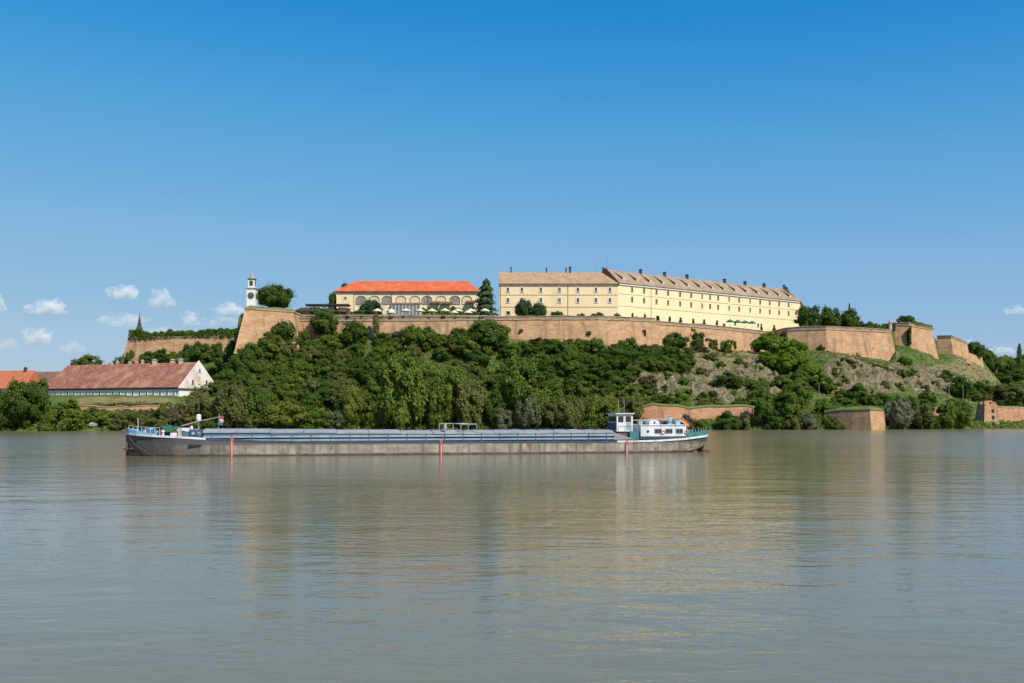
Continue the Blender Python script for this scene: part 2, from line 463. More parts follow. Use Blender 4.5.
rockc = mixc(rng(nz(0.30, 8, 0.7), 0.49, 0.57), rockc, (0.10, 0.115, 0.035))
mpr = N.new('ShaderNodeMapping'); mpr.inputs['Scale'].default_value = (1, 1, 0.45); L.new(geo.outputs['Position'], mpr.inputs['Vector'])
nr = N.new('ShaderNodeTexNoise'); nr.inputs['Scale'].default_value = 0.5; nr.inputs['Detail'].default_value = 10; nr.inputs['Roughness'].default_value = 0.8; nr.inputs['Distortion'].default_value = 1.5
L.new(mpr.outputs[0], nr.inputs['Vector'])
rockc = mixc(rng(nr.outputs['Fac'], 0.47, 0.40), rockc, (0.045, 0.034, 0.026))
def perturbed(v, amt):
    a = N.new('ShaderNodeMath'); a.operation = 'MULTIPLY_ADD'; L.new(nz(0.35), a.inputs[0]); a.inputs[1].default_value = amt; 
    s2 = N.new('ShaderNodeMath'); s2.operation = 'ADD'; L.new(v, s2.inputs[0]); a.inputs[2].default_value = -amt / 2; L.new(a.outputs[0], s2.inputs[1]); return s2.outputs[0]
c = mixc(rng(perturbed(sep.outputs['Green'], 1.2), 0.25, 0.7), green, dry)
c = mixc(rng(perturbed(sep.outputs['Red'], 1.2), 0.3, 0.6), c, rockc)
L.new(c, b.inputs['Base Color'])
b.inputs['Roughness'].default_value = 0.95
b.inputs['Specular IOR Level'].default_value = 0.15
bp = N.new('ShaderNodeBump'); bp.inputs['Distance'].default_value = 0.5; L.new(nz(0.9, 10, 0.7), bp.inputs['Height']); L.new(bp.outputs[0], b.inputs['Normal'])
terrain = mb.build('hillside', m, smooth=False)
ca = terrain.data.color_attributes.new('cover', 'FLOAT_COLOR', 'POINT')
ca.data.foreach_set('color', [c for mm in masks for c in mm])
tag(terrain, kind='structure')

# ------------------------------------------------------------------ river
m, t, b = new_mat('river_water')
N, L = t.nodes, t.links
b.inputs['Base Color'].default_value = (0.160, 0.138, 0.072, 1)
b.inputs['Roughness'].default_value = 0.06
b.inputs['IOR'].default_value = 1.333
b.inputs['Specular IOR Level'].default_value = 0.5
geo = N.new('ShaderNodeNewGeometry')
def wave(scale, det, ro, st, dist=0.0):
    mp = N.new('ShaderNodeMapping'); mp.inputs['Scale'].default_value = st
    mp.inputs['Rotation'].default_value = (0, 0, R(8))
    L.new(geo.outputs['Position'], mp.inputs['Vector'])
    n = N.new('ShaderNodeTexNoise'); n.inputs['Scale'].default_value = scale; n.inputs['Detail'].default_value = det; n.inputs['Roughness'].default_value = ro
    n.inputs['Distortion'].default_value = dist
    L.new(mp.outputs[0], n.inputs['Vector']); return n.outputs['Fac']
def mul(a, k):
    x = N.new('ShaderNodeMath'); x.operation = 'MULTIPLY'; L.new(a, x.inputs[0])
    if isinstance(k, float): x.inputs[1].default_value = k
    else: L.new(k, x.inputs[1])
    return x.outputs[0]
def addv(a, c2):
    x = N.new('ShaderNodeMath'); x.operation = 'ADD'; L.new(a, x.inputs[0]); L.new(c2, x.inputs[1]); return x.outputs[0]
h = addv(mul(wave(1.0, 2, 0.5, (0.5, 1, 1), 0.6), 0.033), mul(wave(2.6, 3, 0.5, (0.5, 1, 1), 0.4), 0.015))
h = addv(h, mul(wave(6.5, 2, 0.5, (0.55, 1, 1), 0.3), 0.006))
h = addv(h, mul(wave(0.28, 2, 0.5, (0.5, 1, 1), 0.3), 0.075))
patch = N.new('ShaderNodeMapRange'); patch.inputs['From Min'].default_value = 0.35; patch.inputs['From Max'].default_value = 0.65
patch.inputs['To Min'].default_value = 0.5; patch.inputs['To Max'].default_value = 1.25
L.new(wave(0.03, 4, 0.6, (0.35, 1, 1), 0.5), patch.inputs['Value'])
h = mul(h, patch.outputs[0])
# breeze out in the stream, beyond the lee of the fortress hill
sx_ = N.new('ShaderNodeSeparateXYZ'); L.new(geo.outputs['Position'], sx_.inputs[0])
def sstep(v, a, bb):
    r = N.new('ShaderNodeMapRange'); r.interpolation_type = 'SMOOTHSTEP'; r.inputs['From Min'].default_value = a; r.inputs['From Max'].default_value = bb; L.new(v, r.inputs['Value']); return r.outputs[0]
lanes = mul(addv(sstep(sx_.outputs['X'], 25.0, 95.0), sstep(sx_.outputs['X'], -45.0, -120.0)), sstep(sx_.outputs['Y'], 70.0, 180.0))
ln_ = N.new('ShaderNodeMath'); ln_.operation = 'MULTIPLY_ADD'; L.new(lanes, ln_.inputs[0]); ln_.inputs[1].default_value = 2.2; ln_.inputs[2].default_value = 1.0
h = mul(h, ln_.outputs[0])
# ripples too small to draw one by one roughen the open stream
far_ = N.new('ShaderNodeMapRange'); far_.interpolation_type = 'SMOOTHSTEP'; far_.inputs['From Min'].default_value = 45.0; far_.inputs['From Max'].default_value = 150.0; far_.inputs['To Min'].default_value = 0.06; far_.inputs['To Max'].default_value = 0.11
L.new(sx_.outputs['Y'], far_.inputs['Value'])
L.new(addv(far_.outputs[0], mul(lanes, 0.07)), b.inputs['Roughness'])
bp = N.new('ShaderNodeBump'); bp.inputs['Strength'].default_value = 1.0; bp.inputs['Distance'].default_value = 1.0; bp.inputs['Filter Width'].default_value = 0.25
L.new(h, bp.inputs['Height']); L.new(bp.outputs[0], b.inputs['Normal'])
mb = MB()
mb.add([(-4000, -400, 0), (4000, -400, 0), (4000, 460, 0), (-4000, 460, 0)], [(0, 1, 2, 3)])
river = mb.build('river', m)
tag(river, kind='structure')

# ------------------------------------------------------------------ clouds: small cumulus about nine kilometres off
m = bpy.data.materials.new('cloud_vapour'); m.use_nodes = True
t = m.node_tree; N, L = t.nodes, t.links
N.remove(N['Principled BSDF'])
pv_ = N.new('ShaderNodeVolumePrincipled')
pv_.inputs['Color'].default_value = (1, 1, 1, 1)
pv_.inputs['Anisotropy'].default_value = 0.0
tc = N.new('ShaderNodeTexCoord')
n1 = N.new('ShaderNodeTexNoise'); n1.inputs['Scale'].default_value = 0.013; n1.inputs['Detail'].default_value = 5; n1.inputs['Roughness'].default_value = 0.6
L.new(tc.outputs['Object'], n1.inputs['Vector'])
r1 = N.new('ShaderNodeMapRange'); r1.inputs['From Min'].default_value = 0.42; r1.inputs['From Max'].default_value = 0.62; r1.inputs['To Max'].default_value = 0.018
L.new(n1.outputs['Fac'], r1.inputs['Value'])
at_ = N.new('ShaderNodeAttribute'); at_.attribute_type = 'OBJECT'; at_.attribute_name = 'thickness'
mm_ = N.new('ShaderNodeMath'); mm_.operation = 'MULTIPLY'
L.new(r1.outputs[0], mm_.inputs[0]); L.new(at_.outputs['Fac'], mm_.inputs[1])
L.new(mm_.outputs[0], pv_.inputs['Density'])
L.new(pv_.outputs[0], t.nodes['Material Output'].inputs['Volume'])
M['cloud'] = m
CL = [(125, 293.5, 40, 17, 1.0, 'small white cloud topmost at left, left of the tall puffy one'), (161, 300, 28, 26, 1.0, 'tall puffy white cloud at upper left'), (48, 309, 44, 20, 1.0, 'white cloud with a flat base above the red-tiled roof'), (-3, 305, 22, 24, 0.8, 'white cloud cut by the left picture edge'),
      (36, 338, 36, 20, 0.9, 'low white cloud above the orange-red roof'), (124, 322, 60, 17, 0.35, 'thin veil of cloud left of the church spire'), (190, 320, 24, 20, 0.9, 'small white cloud above the long hedge'), (230, 310, 38, 15, 0.9, 'white cloud just left of the clock tower'),
      (222, 322, 44, 14, 0.35, 'faint cloud low beside the clock tower bastion'), (72, 348, 32, 13, 0.4, 'faint low cloud just over the red-tiled ridge'), (6, 345, 30, 15, 0.4, 'faint cloud low over the left picture edge'), (160, 331, 40, 10, 0.3, 'faint low cloud streak behind the long hedge'),
      (1016, 311, 30, 11, 0.7, 'small white cloud at the right picture edge'), (966, 342, 16, 8, 0.7, 'small cloud behind the round tree on the right'), (1000, 351, 34, 9, 0.7, 'low cloud over the far trees at right')]
YCL = 9000.0
for ci, (px, py, w_, h_, th_, lab) in enumerate(CL):
    sx, sz = w_ * YCL / FOC / 2, h_ * YCL / FOC / 2
    vs_ = []; fs_ = []; nu, nv = 40, 22
    for i in range(nv):
        ph = math.pi * i / (nv - 1)
        for k in range(nu):
            tt = 2 * math.pi * k / nu
            d_ = Vector((math.sin(ph) * math.cos(tt), math.sin(ph) * math.sin(tt), math.cos(ph)))
            q = 0.82 + 0.42 * noise.noise(d_ * 1.6 + Vector((ci * 5.3, 0, 0))) + 0.22 * noise.noise(d_ * 4.0 + Vector((0, ci * 3.1, 0)))
            z_ = d_.z * q
            if z_ < -0.45: z_ = -0.45 + (z_ + 0.45) * 0.3
            vs_.append((d_.x * q * sx, d_.y * q * sx * 0.7, z_ * sz * 1.15))
    fs_ = [(i * nu + k, (i + 1) * nu + k, (i + 1) * nu + (k + 1) % nu, i * nu + (k + 1) % nu) for i in range(nv - 1) for k in range(nu)]
    o = MB().add(vs_, fs_).build('cloud', M['cloud'])
    o.location = (X(px, YCL), YCL, Z(py, YCL))
    o['thickness'] = th_
    tag(o, lab, 'cloud', 'small white clouds', kind='structure')

# ------------------------------------------------------------------ fortress walls
def offset_line(pts, d):
    """shift a plan polyline sideways (positive = towards the river side), mitred"""
    out = []
    n = len(pts)
    ds = d if isinstance(d, (list, tuple)) else [d] * n
    for i in range(n):
        a = Vector(pts[max(i - 1, 0)][:2]); p = Vector(pts[i][:2]); c = Vector(pts[min(i + 1, n - 1)][:2])
        n1 = (p - a); n2 = (c - p)
        if n1.length < 1e-6: n1 = n2
        if n2.length < 1e-6: n2 = n1
        n1.normalize(); n2.normalize()
        a1 = Vector((n1.y, -n1.x)); a2 = Vector((n2.y, -n2.x))
        mm = a1 + a2
        k = mm.length_squared
        mm = mm * (2 / k) if k > 0.3 else a1
        out.append(p + mm * ds[i])
    return out
def wall_mesh(pts, d0, d1, z0, z1, back=2.0):
    """a wall solid on a plan polyline: outer face leans from offset d0 at z0 to d1 at z1"""
    n = len(pts)
    z0 = z0 if isinstance(z0, list) else [z0] * n
    z1 = z1 if isinstance(z1, list) else [z1] * n
    lo = offset_line(pts, d0); hi = offset_line(pts, d1); bk = offset_line(pts, -back)
    vs = []; fs = []
    for i in range(n):
        vs += [(lo[i].x, lo[i].y, z0[i]), (hi[i].x, hi[i].y, z1[i]), (bk[i].x, bk[i].y, z1[i]), (bk[i].x, bk[i].y, z0[i])]
    for i in range(n - 1):
        a = 4 * i; c = a + 4
        fs += [(a, c, c + 1, a + 1), (a + 1, c + 1, c + 2, a + 2), (a + 2, c + 2, c + 3, a + 3), (a + 3, c + 3, c, a)]
    fs += [(0, 1, 2, 3), (4 * n - 4, 4 * n - 1, 4 * n - 2, 4 * n - 3)]
    return MB().add(vs, fs)
def densify(pts, step=6.0):
    out = []
    for a, c in zip(pts, pts[1:]):
        k = max(1, int((Vector(a[:2]) - Vector(c[:2])).length / step))
        out += [tuple(lerp(a[j], c[j], i / k) for j in range(4)) for i in range(k)]
    out.append(tuple(pts[-1]))
    return out
def rampart(name, plan, label, cat='fortress wall', m='brick', batter=0.2, par=1.5, parm='parapet', turf=0.0, cordon=True, group=None):
    """plan: (x, y, top, foot) corner points; parts: brick face, cordon moulding, parapet, turf crest"""
    c = plan[len(plan) // 2]
    root = empty(name, (c[0], c[1], min(p[3] for p in plan)), label, cat, group)
    pl = densify(plan)
    zt = [p[2] for p in pl]; zb = [p[3] - 3.0 for p in pl]
    d0 = [batter * (p[2] - p[3] + 3.0) for p in pl]
    wm = wall_mesh(pl, d0, 0.0, zb, zt)
    wm.build('brick_face', M[m], root, root)
    z = zt
    if cordon:
        wall_mesh(pl, 0.28, 0.28, z, [q + 0.4 for q in z]).build('cordon', M['stone'], root, root)
        z = [q + 0.4 for q in z]
    if par:
        # top edge crumbles a little
        z1 = [q + par + 0.35 * noise.noise((p[0] * 0.15, p[1] * 0.15, 4.0)) for q, p in zip(z, pl)]
        wall_mesh(pl, 0.05, 0.0, z, z1, 1.4).build('parapet', M[parm], root, root)
        wall_mesh(pl, 0.2, 0.2, z1, [q + 0.22 for q in z1], 1.6).build('coping', M['stone'], root, root)
        z = [q + 0.22 for q in z1]
    if turf:
        z1 = [q + turf * (0.7 + 0.6 * noise.noise((p[0] * 0.2, p[1] * 0.2, 1.0))) for q, p in zip(z, pl)]
        wall_mesh(pl, 0.25, -1.6, z, z1, 6.0).build('turf_crest', M['turf'], root, root)
    return root
def rp_(tab): return [(X(p[0], p[1]), p[1], p[2], p[3]) for p in tab]
def plan_of(tab): return [(X(p[0], p[1]), p[1], p[2], p[3]) for p in tab]

p = plan_of(LB)
lbp = [(p[0][0] - 6, 425, 44.6, 36)] + p + [(p[1][0] + 0.6, 401, 43.9, 36)]
rampart('bastion', lbp, 'tall brick bastion with a grassy top that carries the white clock tower', 'bastion', par=0, turf=1.9)
cwp = plan_of(CW); cwp.append((cwp[-1][0] + 1.0, 419, 43.0, 36))
rampart('rampart_wall', cwp, 'long brick curtain wall below the orange-roofed building, turning a corner under the yellow barracks', par=1.0)
rampart('terrace_wall', rp_(((296, 401, 44.5, 43.0), (360, 401, 44.6, 43.0), (430, 401.5, 44.6, 43.0), (498, 402, 44.4, 43.0))), 'low stone terrace wall in front of the cream parasols, above the long rampart', 'terrace wall', m='stone', batter=0.0, par=0, cordon=True)
lcp = plan_of(LC)
rampart('rampart_wall', lcp, 'lower brick curtain wall running below the green parasols to the right end of the barracks', par=1.0)
p = plan_of(RB)
rampart('bastion', [(p[0][0] - 1.5, 474, 42.8, 36)] + p + [(p[-1][0] + 5, 500, 42.6, 34)], 'broad pale brick bastion above the rocky cliff, right of the barracks', 'bastion', par=1.0)
p = plan_of(B3)
rampart('bastion', [(p[0][0] - 2, 505, 47.6, 38)] + p + [(p[-1][0] + 6, 520, 45.6, 36)], 'red brick bastion hung with ivy on its shaded left side, flat-topped tree above', 'bastion', par=0.8, cordon=True)
p = plan_of(B4)
rampart('bastion', p + [(p[-1][0] + 5, 548, 42.0, 35)], 'small angular brick bastion farther right, left face in shadow', 'bastion', par=0.5)
p = plan_of(B5)
rampart('bastion', p + [(p[-1][0] + 4, 572, 36.6, 31)], 'last and lowest brick bastion on the right, below the round tree', 'bastion', par=0, cordon=False)
p = plan_of(FL)
rampart('bastion', [(p[0][0] - 5, 462, 37.8, 28)] + p, 'weathered brick bastion at far left topped by a long hedge', 'bastion', par=0)
# the small sentry post on the edge of the broad bastion
root = empty('sentry_turret', (X(891, 463), 464, 43.0), 'slim pale stone sentry turret on the right edge of the broad bastion', 'turret')
MB().lathe(root.location, [(0.9, 0.6), (0.8, 4.2), (1.05, 4.4)], 8).build('turret_body', M['stone'], root, root)
MB().lathe(root.location, [(1.05, 4.4), (0.6, 5.2), (0.1, 5.9)], 8).build('turret_roof', M['stone'], root, root)

# wall opening in the curtain wall, under the barracks corner
o = MB().box((X(644, 406.4), 406.4, Z(333, 406.4)), (1.6, 0.9, 2.6)).build('loophole', M['dark'])
cwroot = [q for q in col.objects if q.name.startswith('rampart_wall')][0]
o.parent = cwroot; o.location = -Vector(cwroot.location)

# low river walls
def low_wall(name, plan, label, cat='river wall', m='brick', batter=0.12, turf=0.5, cop=True):
    c = plan[len(plan) // 2]
    root = empty(name, (c[0], c[1], 0), label, cat)
    pl = densify(plan, 3.0)
    z1 = [p[2] + 0.9 * noise.noise((p[0] * 0.22, p[1] * 0.22, 8.0)) for p in pl]
    wall_mesh(pl, [batter * (p[2] - p[3]) for p in pl], 0.0, [p[3] - 1 for p in pl], z1).build('brick_face', M[m], root, root)
    wall_mesh(pl, 0.15, 0.15, z1, [q + 0.3 for q in z1]).build('coping', M['stone'] if cop else M['turf'], root, root)
    if turf:
        wall_mesh(pl, 0.05, -1.2, [q + 0.3 for q in z1], [q + 0.3 + turf for q in z1], 5.0).build('turf_crest', M['turf'], root, root)
    return root
def rp(*a): return [(X(px, Y), Y, z1, z0) for px, Y, z1, z0 in a]
low_wall('ravelin', rp((824, 349, 5.6, 0), (848, 343, 6.5, 0), (870, 338, 6.7, -0.5), (884, 345, 6.2, 0), (888, 360, 6.2, 2)), 'brick ravelin at the water edge, dark left face and sunlit right face', 'ravelin', turf=1.1, cop=False)
low_wall('river_wall', rp((630, 345, 5.4, 1), (640, 344.5, 7.2, 1), (652, 344, 8.3, 1), (664, 344, 8.2, 1), (678, 344.5, 7.6, 1), (690, 345, 6.9, 1), (700, 345.5, 7.7, 1), (730, 346, 7.9, 1), (757, 348, 7.3, 1)), 'crumbling orange river wall behind the barge stern, partly hidden by bushes', m='brick_red', turf=0.5, cop=False)
low_wall('river_wall', rp((924, 362, 7.6, 1), (946, 363, 7.4, 1)), 'short orange wall fragment between willows, left of the little river tower', m='brick_red', turf=0.3)
low_wall('river_wall', rp((997, 374, 7.6, -1), (1040, 379, 7.6, -1), (1100, 388, 7.6, -1)), 'red brick river wall with a white base at the right picture edge', m='brick_red', turf=0.4)
low_wall('retaining_wall', rp((60, 334.5, 7.9, 5.0), (110, 333.5, 7.8, 5), (168, 334, 7.7, 5)), 'low brick retaining wall on the grass bank below the red-tiled building', 'retaining wall', m='brick_red', turf=0.0)
low_wall('river_wall', rp((302, 345, 8.6, 4), (316, 345, 8.4, 4)), 'small orange wall fragment among trees below the terrace pavilion', m='brick_red', turf=0.2)
# river tower
Yt = 366
root = empty('river_tower', (X(987, Yt + 4), Yt + 4, 0), 'tapering square brick river tower with a broken red top', 'tower')
w0, w1 = 3.3, 2.4
c = root.location
zt = Z(404, Yt)
vs = []
for (hw, z) in ((w0, -1), (w1, zt)):
    for sx, sy in ((-1, -1), (1, -1), (1, 1), (-1, 1)):
        a = R(7); x, y = sx * hw, sy * hw
        vs.append((c.x + x * math.cos(a) - y * math.sin(a), c.y + x * math.sin(a) + y * math.cos(a), z))
MB().add(vs, [(0, 1, 5, 4), (1, 2, 6, 5), (2, 3, 7, 6), (3, 0, 4, 7), (4, 5, 6, 7)]).build('brick_face', M['brick'], root, root)
for sx, sy, hh in ((-0.6, -0.6, 1.2), (0.5, -0.65, 0.8), (0.6, 0.4, 1.3), (-0.6, 0.45, 0.9)):
    a = R(7); x, y = sx * w1, sy * w1
    MB().box((c.x + x * math.cos(a) - y * math.sin(a), c.y + x * math.sin(a) + y * math.cos(a), zt + hh / 2), (1.7, 1.4, hh)).build('broken_merlon', M['brick_red'], root, root)
for pz in (0.45, 0.72):
    hw = lerp(w0, w1, pz) + 0.02; a = R(7); x, y = 0.6, -hw
    MB().box((c.x + x * math.cos(a) - y * math.sin(a), c.y + x * math.sin(a) + y * math.cos(a), lerp(0, zt, pz)), (0.8, 0.3, 1.2)).build('loophole', M['dark'], root, root)

# ------------------------------------------------------------------ buildings
UP = Vector((0, 0, 1))
def wall_box(P, Q, depth, z0, z1):
    """a solid storey block from P to Q along its front, depth to the back"""
    P = Vector((*P, 0)); Q = Vector((*Q, 0)); d = (Q - P).normalized(); n = Vector((-d.y, d.x, 0))
    vs = [P, Q, Q + n * depth, P + n * depth]
    vs = [v + UP * z0 for v in vs] + [v + UP * z1 for v in vs]
    return MB().add(vs, [(0, 1, 5, 4), (1, 2, 6, 5), (2, 3, 7, 6), (3, 0, 4, 7), (4, 5, 6, 7), (3, 2, 1, 0)]), d, n
def roof_mesh(P, Q, depth, z0, zr, hipL=0.0, hipR=0.0, over=0.6, thick=0.3):
    """pitched roof, gabled (hip 0) or hipped at either end, with thickness at the eaves"""
    P = Vector((*P, 0)); Q = Vector((*Q, 0)); d = (Q - P).normalized(); n = Vector((-d.y, d.x, 0))
    a = P - d * (over if hipL else 0.3) - n * over; bq = Q + d * (over if hipR else 0.3) - n * over
    c2 = bq + n * (depth + 2 * over); e = a + n * (depth + 2 * over)
    r1 = (a + e) / 2 + d * hipL; r2 = (bq + c2) / 2 - d * hipR
    vs = [v + UP * (z0 + thick) for v in (a, bq, c2, e)] + [v + UP * zr for v in (r1, r2)] + [v + UP * z0 for v in (a, bq, c2, e)]
    return MB().add(vs, [(0, 1, 5, 4), (2, 3, 4, 5), (1, 2, 5), (3, 0, 4), (6, 7, 1, 0), (7, 8, 2, 1), (8, 9, 3, 2), (9, 6, 0, 3), (9, 8, 7, 6)])
def window(root, P, d, w, h, fm='frame', gm='glass', sur=0.22, bars=True, name='window'):
    """P: centre on the wall face; d: along the wall. a raised surround with the pane set deep inside it"""
    P = Vector(P); d = Vector((d.x, d.y, 0)); out = Vector((d.y, -d.x, 0))
    mb = MB(); dp = 0.16
    for sx in (-1, 1):
        mb.box(P + d * sx * (w / 2 + sur / 2) + out * dp / 2, (sur, dp, h), d, out)
    mb.box(P + UP * (h / 2 + sur / 2) + out * dp / 2, (w + 2 * sur, dp, sur), d, out)
    mb.box(P - UP * (h / 2 + sur / 2) + out * (dp / 2 + 0.05), (w + 2 * sur + 0.1, dp + 0.1, sur * 0.8), d, out)
    if bars:
        mb.box(P + out * 0.05, (0.07, 0.06, h), d, out)
    f = mb.build(name, M[fm], root, root)
    MB().box(P + out * 0.01, (w, 0.05, h), d, out).build('pane', M[gm], f, root)
    return f
def chimney(root, roof, x, y, z0, z1, w=0.9, m='chimney_dark', cap=True):
    mb = MB().box((x, y, (z0 + z1) / 2), (w, w, z1 - z0))
    if cap:
        mb.box((x, y, z1 + 0.1), (w * 1.3, w * 1.3, 0.2))
        mb.box((x, y, z1 + 0.35), (w * 0.7, w * 0.7, 0.3))
    return mb.build('chimney', M[m], roof, root)

# --- the yellow barracks
YB = 430.0
P0 = (X(499.5, YB), YB); P1 = (X(618, YB), YB)
P2 = (144.0, 501.0)
P3 = (156.0, 534.0)
bk = empty('barracks_building', (P1[0], P1[1], 44.0), 'long yellow barracks with three floors bending at a corner, tan tiled roofs and dark chimneys', 'building')
mbw, dL, nL = wall_box(P0, P1, 16, 42, 61.0); mbw.build('wall', M['yellow'], bk, bk)
rfL = roof_mesh(P0, (P1[0] - 0.4, P1[1]), 16, 61.0, 67.2, 0, 0, 0.7).build('roof', M['tile_tan'], bk, bk)
P1r = (P1[0] + 0.02, P1[1] + 0.02)
mbw, dR, nR = wall_box(P1r, P2, 16, 42, 61.4); mbw.build('wall', M['yellow'], bk, bk)
rfR = roof_mesh(P1r, P2, 16, 61.4, 68.2, 0, 3.0, 0.8).build('roof', M['tile_pink'], bk, bk)
mbw, dE, nE = wall_box(P2, P3, 14, 42, 61.2); mbw.build('wall', M['yellow'], bk, bk)
rfE = roof_mesh(P2, P3, 14, 61.2, 67.8, 0, 5.0, 0.7).build('roof', M['tile_pink'], bk, bk)
def band(P, d, n_, L0, L1, z, hgt, prj, name, m):
    P = Vector((*P, 0))
    c = P + d * (L0 + L1) / 2 - n_ * prj / 2 + UP * z
    return MB().box(c, (L1 - L0, prj, hgt), d, n_).build(name, M[m], bk, bk)
LL = (Vector(P1) - Vector(P0)).length; LR = (Vector(P2) - Vector(P1r)).length
band(P0, dL, nL, 0, LL - 0.2, 60.7, 0.55, 0.45, 'cornice', 'stone')
band(P1r, dR, nR, 0.1, LR, 61.05, 0.6, 0.5, 'cornice', 'white')
for z in (56.4, 51.2):
    band(P0, dL, nL, 0, LL - 0.15, z, 0.28, 0.12, 'string_course', 'yellow_trim')
    band(P1r, dR, nR, 0.12, LR, z + 0.6, 0.24, 0.10, 'string_course', 'yellow_trim')
# fire wall between the two roofs
Pv = Vector((*P1r, 0)); mid = Pv + nR * 8
tri = [Pv - nR * 0.9 + UP * 61.3, mid + UP * 68.7, Pv + nR * 16.9 + UP * 61.3, Pv + nR * 16.9 + UP * 60.6, Pv - nR * 0.9 + UP * 60.6]
vs = [v - dR * 0.35 for v in tri] + [v + dR * 0.35 for v in tri]
MB().add([v + UP * 0.35 for v in vs], [(0, 1, 2, 3, 4)[::-1], (5, 6, 7, 8, 9)] + [(i, (i + 1) % 5, (i + 1) % 5 + 5, i + 5) for i in range(5)]).build('fire_wall', M['tile_brown'], bk, bk)
# drainpipes
for px in (568, 500.5):
    x = X(px, YB - 0.15); MB().tube([(x, YB - 0.15, 44), (x, YB - 0.15, 60.4)], 0.09, 6).build('drainpipe', M['tile_brown'], bk, bk)
def on_line(px, P, d):
    k = (px - 512) / FOC      # x = k*y on the sight line
    s = (k * P[1] - P[0]) / (d.x - k * d.y)
    return Vector((P[0] + d.x * s, P[1] + d.y * s, 0)), s
for px in (508, 522, 541, 559.5, 578, 596, 610):
    for z in (58.6, 54.1):
        window(bk, (X(px, YB), YB, z), dL, 1.0, 1.8, sur=0.27)
for px in (508.3,):
    window(bk, (X(px, YB), YB, 48.7), dL, 1.6, 1.3, bars=False, sur=0.15, gm='dark')
RW = [632, 644, 656.4, 668, 680, 691, 702, 710, 718, 729, 739, 750, 760, 769.6, 779, 788.5]
for px in RW:
    q, s = on_line(px, P1r, dR)
    for z in (59.3, 55.0):
        window(bk, q + UP * z, dR, 0.95, 2.0, 'yellow_trim' if int(px) % 3 else 'frame', sur=0.14)
for px in (632.3, 645, 657, 669.5, 680.5, 693, 704, 717, 735, 758, 774):
    q, s = on_line(px, P1r, dR)
    window(bk, q + UP * 47.9, dR, 1.2, 1.7, bars=False, sur=0.15, gm='dark')
q, s = on_line(651, P1r, dR); q -= nR * 0.12
MB().tube([q + UP * 44, q + UP * 60.6], 0.09, 6).build('drainpipe', M['tile_brown'], bk, bk)
# chimneys
for px, h, w_ in ((511, 1.9, .55), (546.5, 1.6, .6), (566, 1.6, .6), (570, 2.0, .9), (603, 1.7, .7)):
    chimney(bk, rfL, X(px, YB + 8), YB + 8, 66.4, 67.2 + h, w_)
MB().tube([(X(597, 440), 440, 66), (X(597, 440), 440, 73.5)], 0.07, 5).build('aerial', M['steel'], rfL, bk)
ridge0 = (P1r[0] + nR.x * 8, P1r[1] + nR.y * 8)
MB().tube([(ridge0[0] + 1, ridge0[1] + 1, 68), (ridge0[0] + 1, ridge0[1] + 1, 74)], 0.07, 5).build('aerial', M['steel'], rfR, bk)
for px in (640.5, 664.5, 687, 724.5, 745, 764):
    q, s = on_line(px, ridge0, dR)
    chimney(bk, rfR, q.x, q.y, 67.2, 69.6, 1.25)
q, s = on_line(784, ridge0, dR); chimney(bk, rfR, q.x, q.y, 66.5, 70.0, 0.9)
for k, (s_, z_) in enumerate(((6, 69.2), (10, 69.0), (18, 68.6))):
    q = Vector((*P2, 0)) + nE * 7 + dE * s_
    chimney(bk, rfE, q.x, q.y, 66.5, z_, 1.2)
# dormers: long low wedges lying on the tiles
slope_h = (68.2 - 61.7) / 8.8
for k in range(15):
    s = 4.5 + k * (LR - 10) / 14.0
    base = Vector((*P1r, 0)) + dR * s
    def rp3(u, v, lift): return base + dR * u + nR * v + UP * (61.75 + (v + 0.8) * slope_h + lift)
    A = [rp3(-.75, 1.2, 0.02), rp3(.75, 1.2, 0.02), rp3(.75, 7.2, 0.03), rp3(-.75, 7.2, 0.03)]
    T = [rp3(-.75, 1.2, 1.05), rp3(.75, 1.2, 1.05)]
    dm = MB().add(A + T, [(4, 5, 2, 3)]).build('dormer', M['tile_pink'], rfR, bk)
    MB().add(A + T, [(0, 3, 4), (1, 5, 2)]).build('dormer_cheek', M['wood_and_cheek_shade'], dm, bk)  # shade of the cheeks put into their dark colour
    MB().add(A[:2] + T, [(0, 1, 3, 2)]).build('dormer_front', M['chimney_pale'], dm, bk)

# --- orange-roofed building
YO = 440.0
O0 = (X(336.5, YO), YO); O1 = (X(478, YO), YO)
ob = empty('arsenal_building', (X(405, YO), YO, 45), 'cream building with bright orange hipped roof and arched windows behind the parasols', 'building')
Osp = (X(354, YO), YO)
mbw, dO, nO = wall_box(O0, Osp, 15, 43, 58.7); mbw.build('wall', M['yellow'], ob, ob)
mbw, _, _ = wall_box((Osp[0] + 0.01, Osp[1] + 0.15), (O1[0], O1[1] + 0.15), 14.7, 43, 58.7); mbw.build('wall', M['cream'], ob, ob)
rfO = roof_mesh(O0, O1, 15, 58.9, 64.6, 8.0, 5.5, 0.8).build('roof', M['tile_orange'], ob, ob)
MB().box(((O0[0] + O1[0]) / 2, YO - 0.2, 58.45), (O1[0] - O0[0] + 0.3, 0.4, 0.5)).build('cornice', M['stone'], ob, ob)
for px in (354, 391.5, 428):
    x = X(px, YO - 0.1); MB().tube([(x, YO - 0.1, 46), (x, YO - 0.1, 58.2)], 0.1, 6).build('drainpipe', M['tile_brown'], ob, ob)
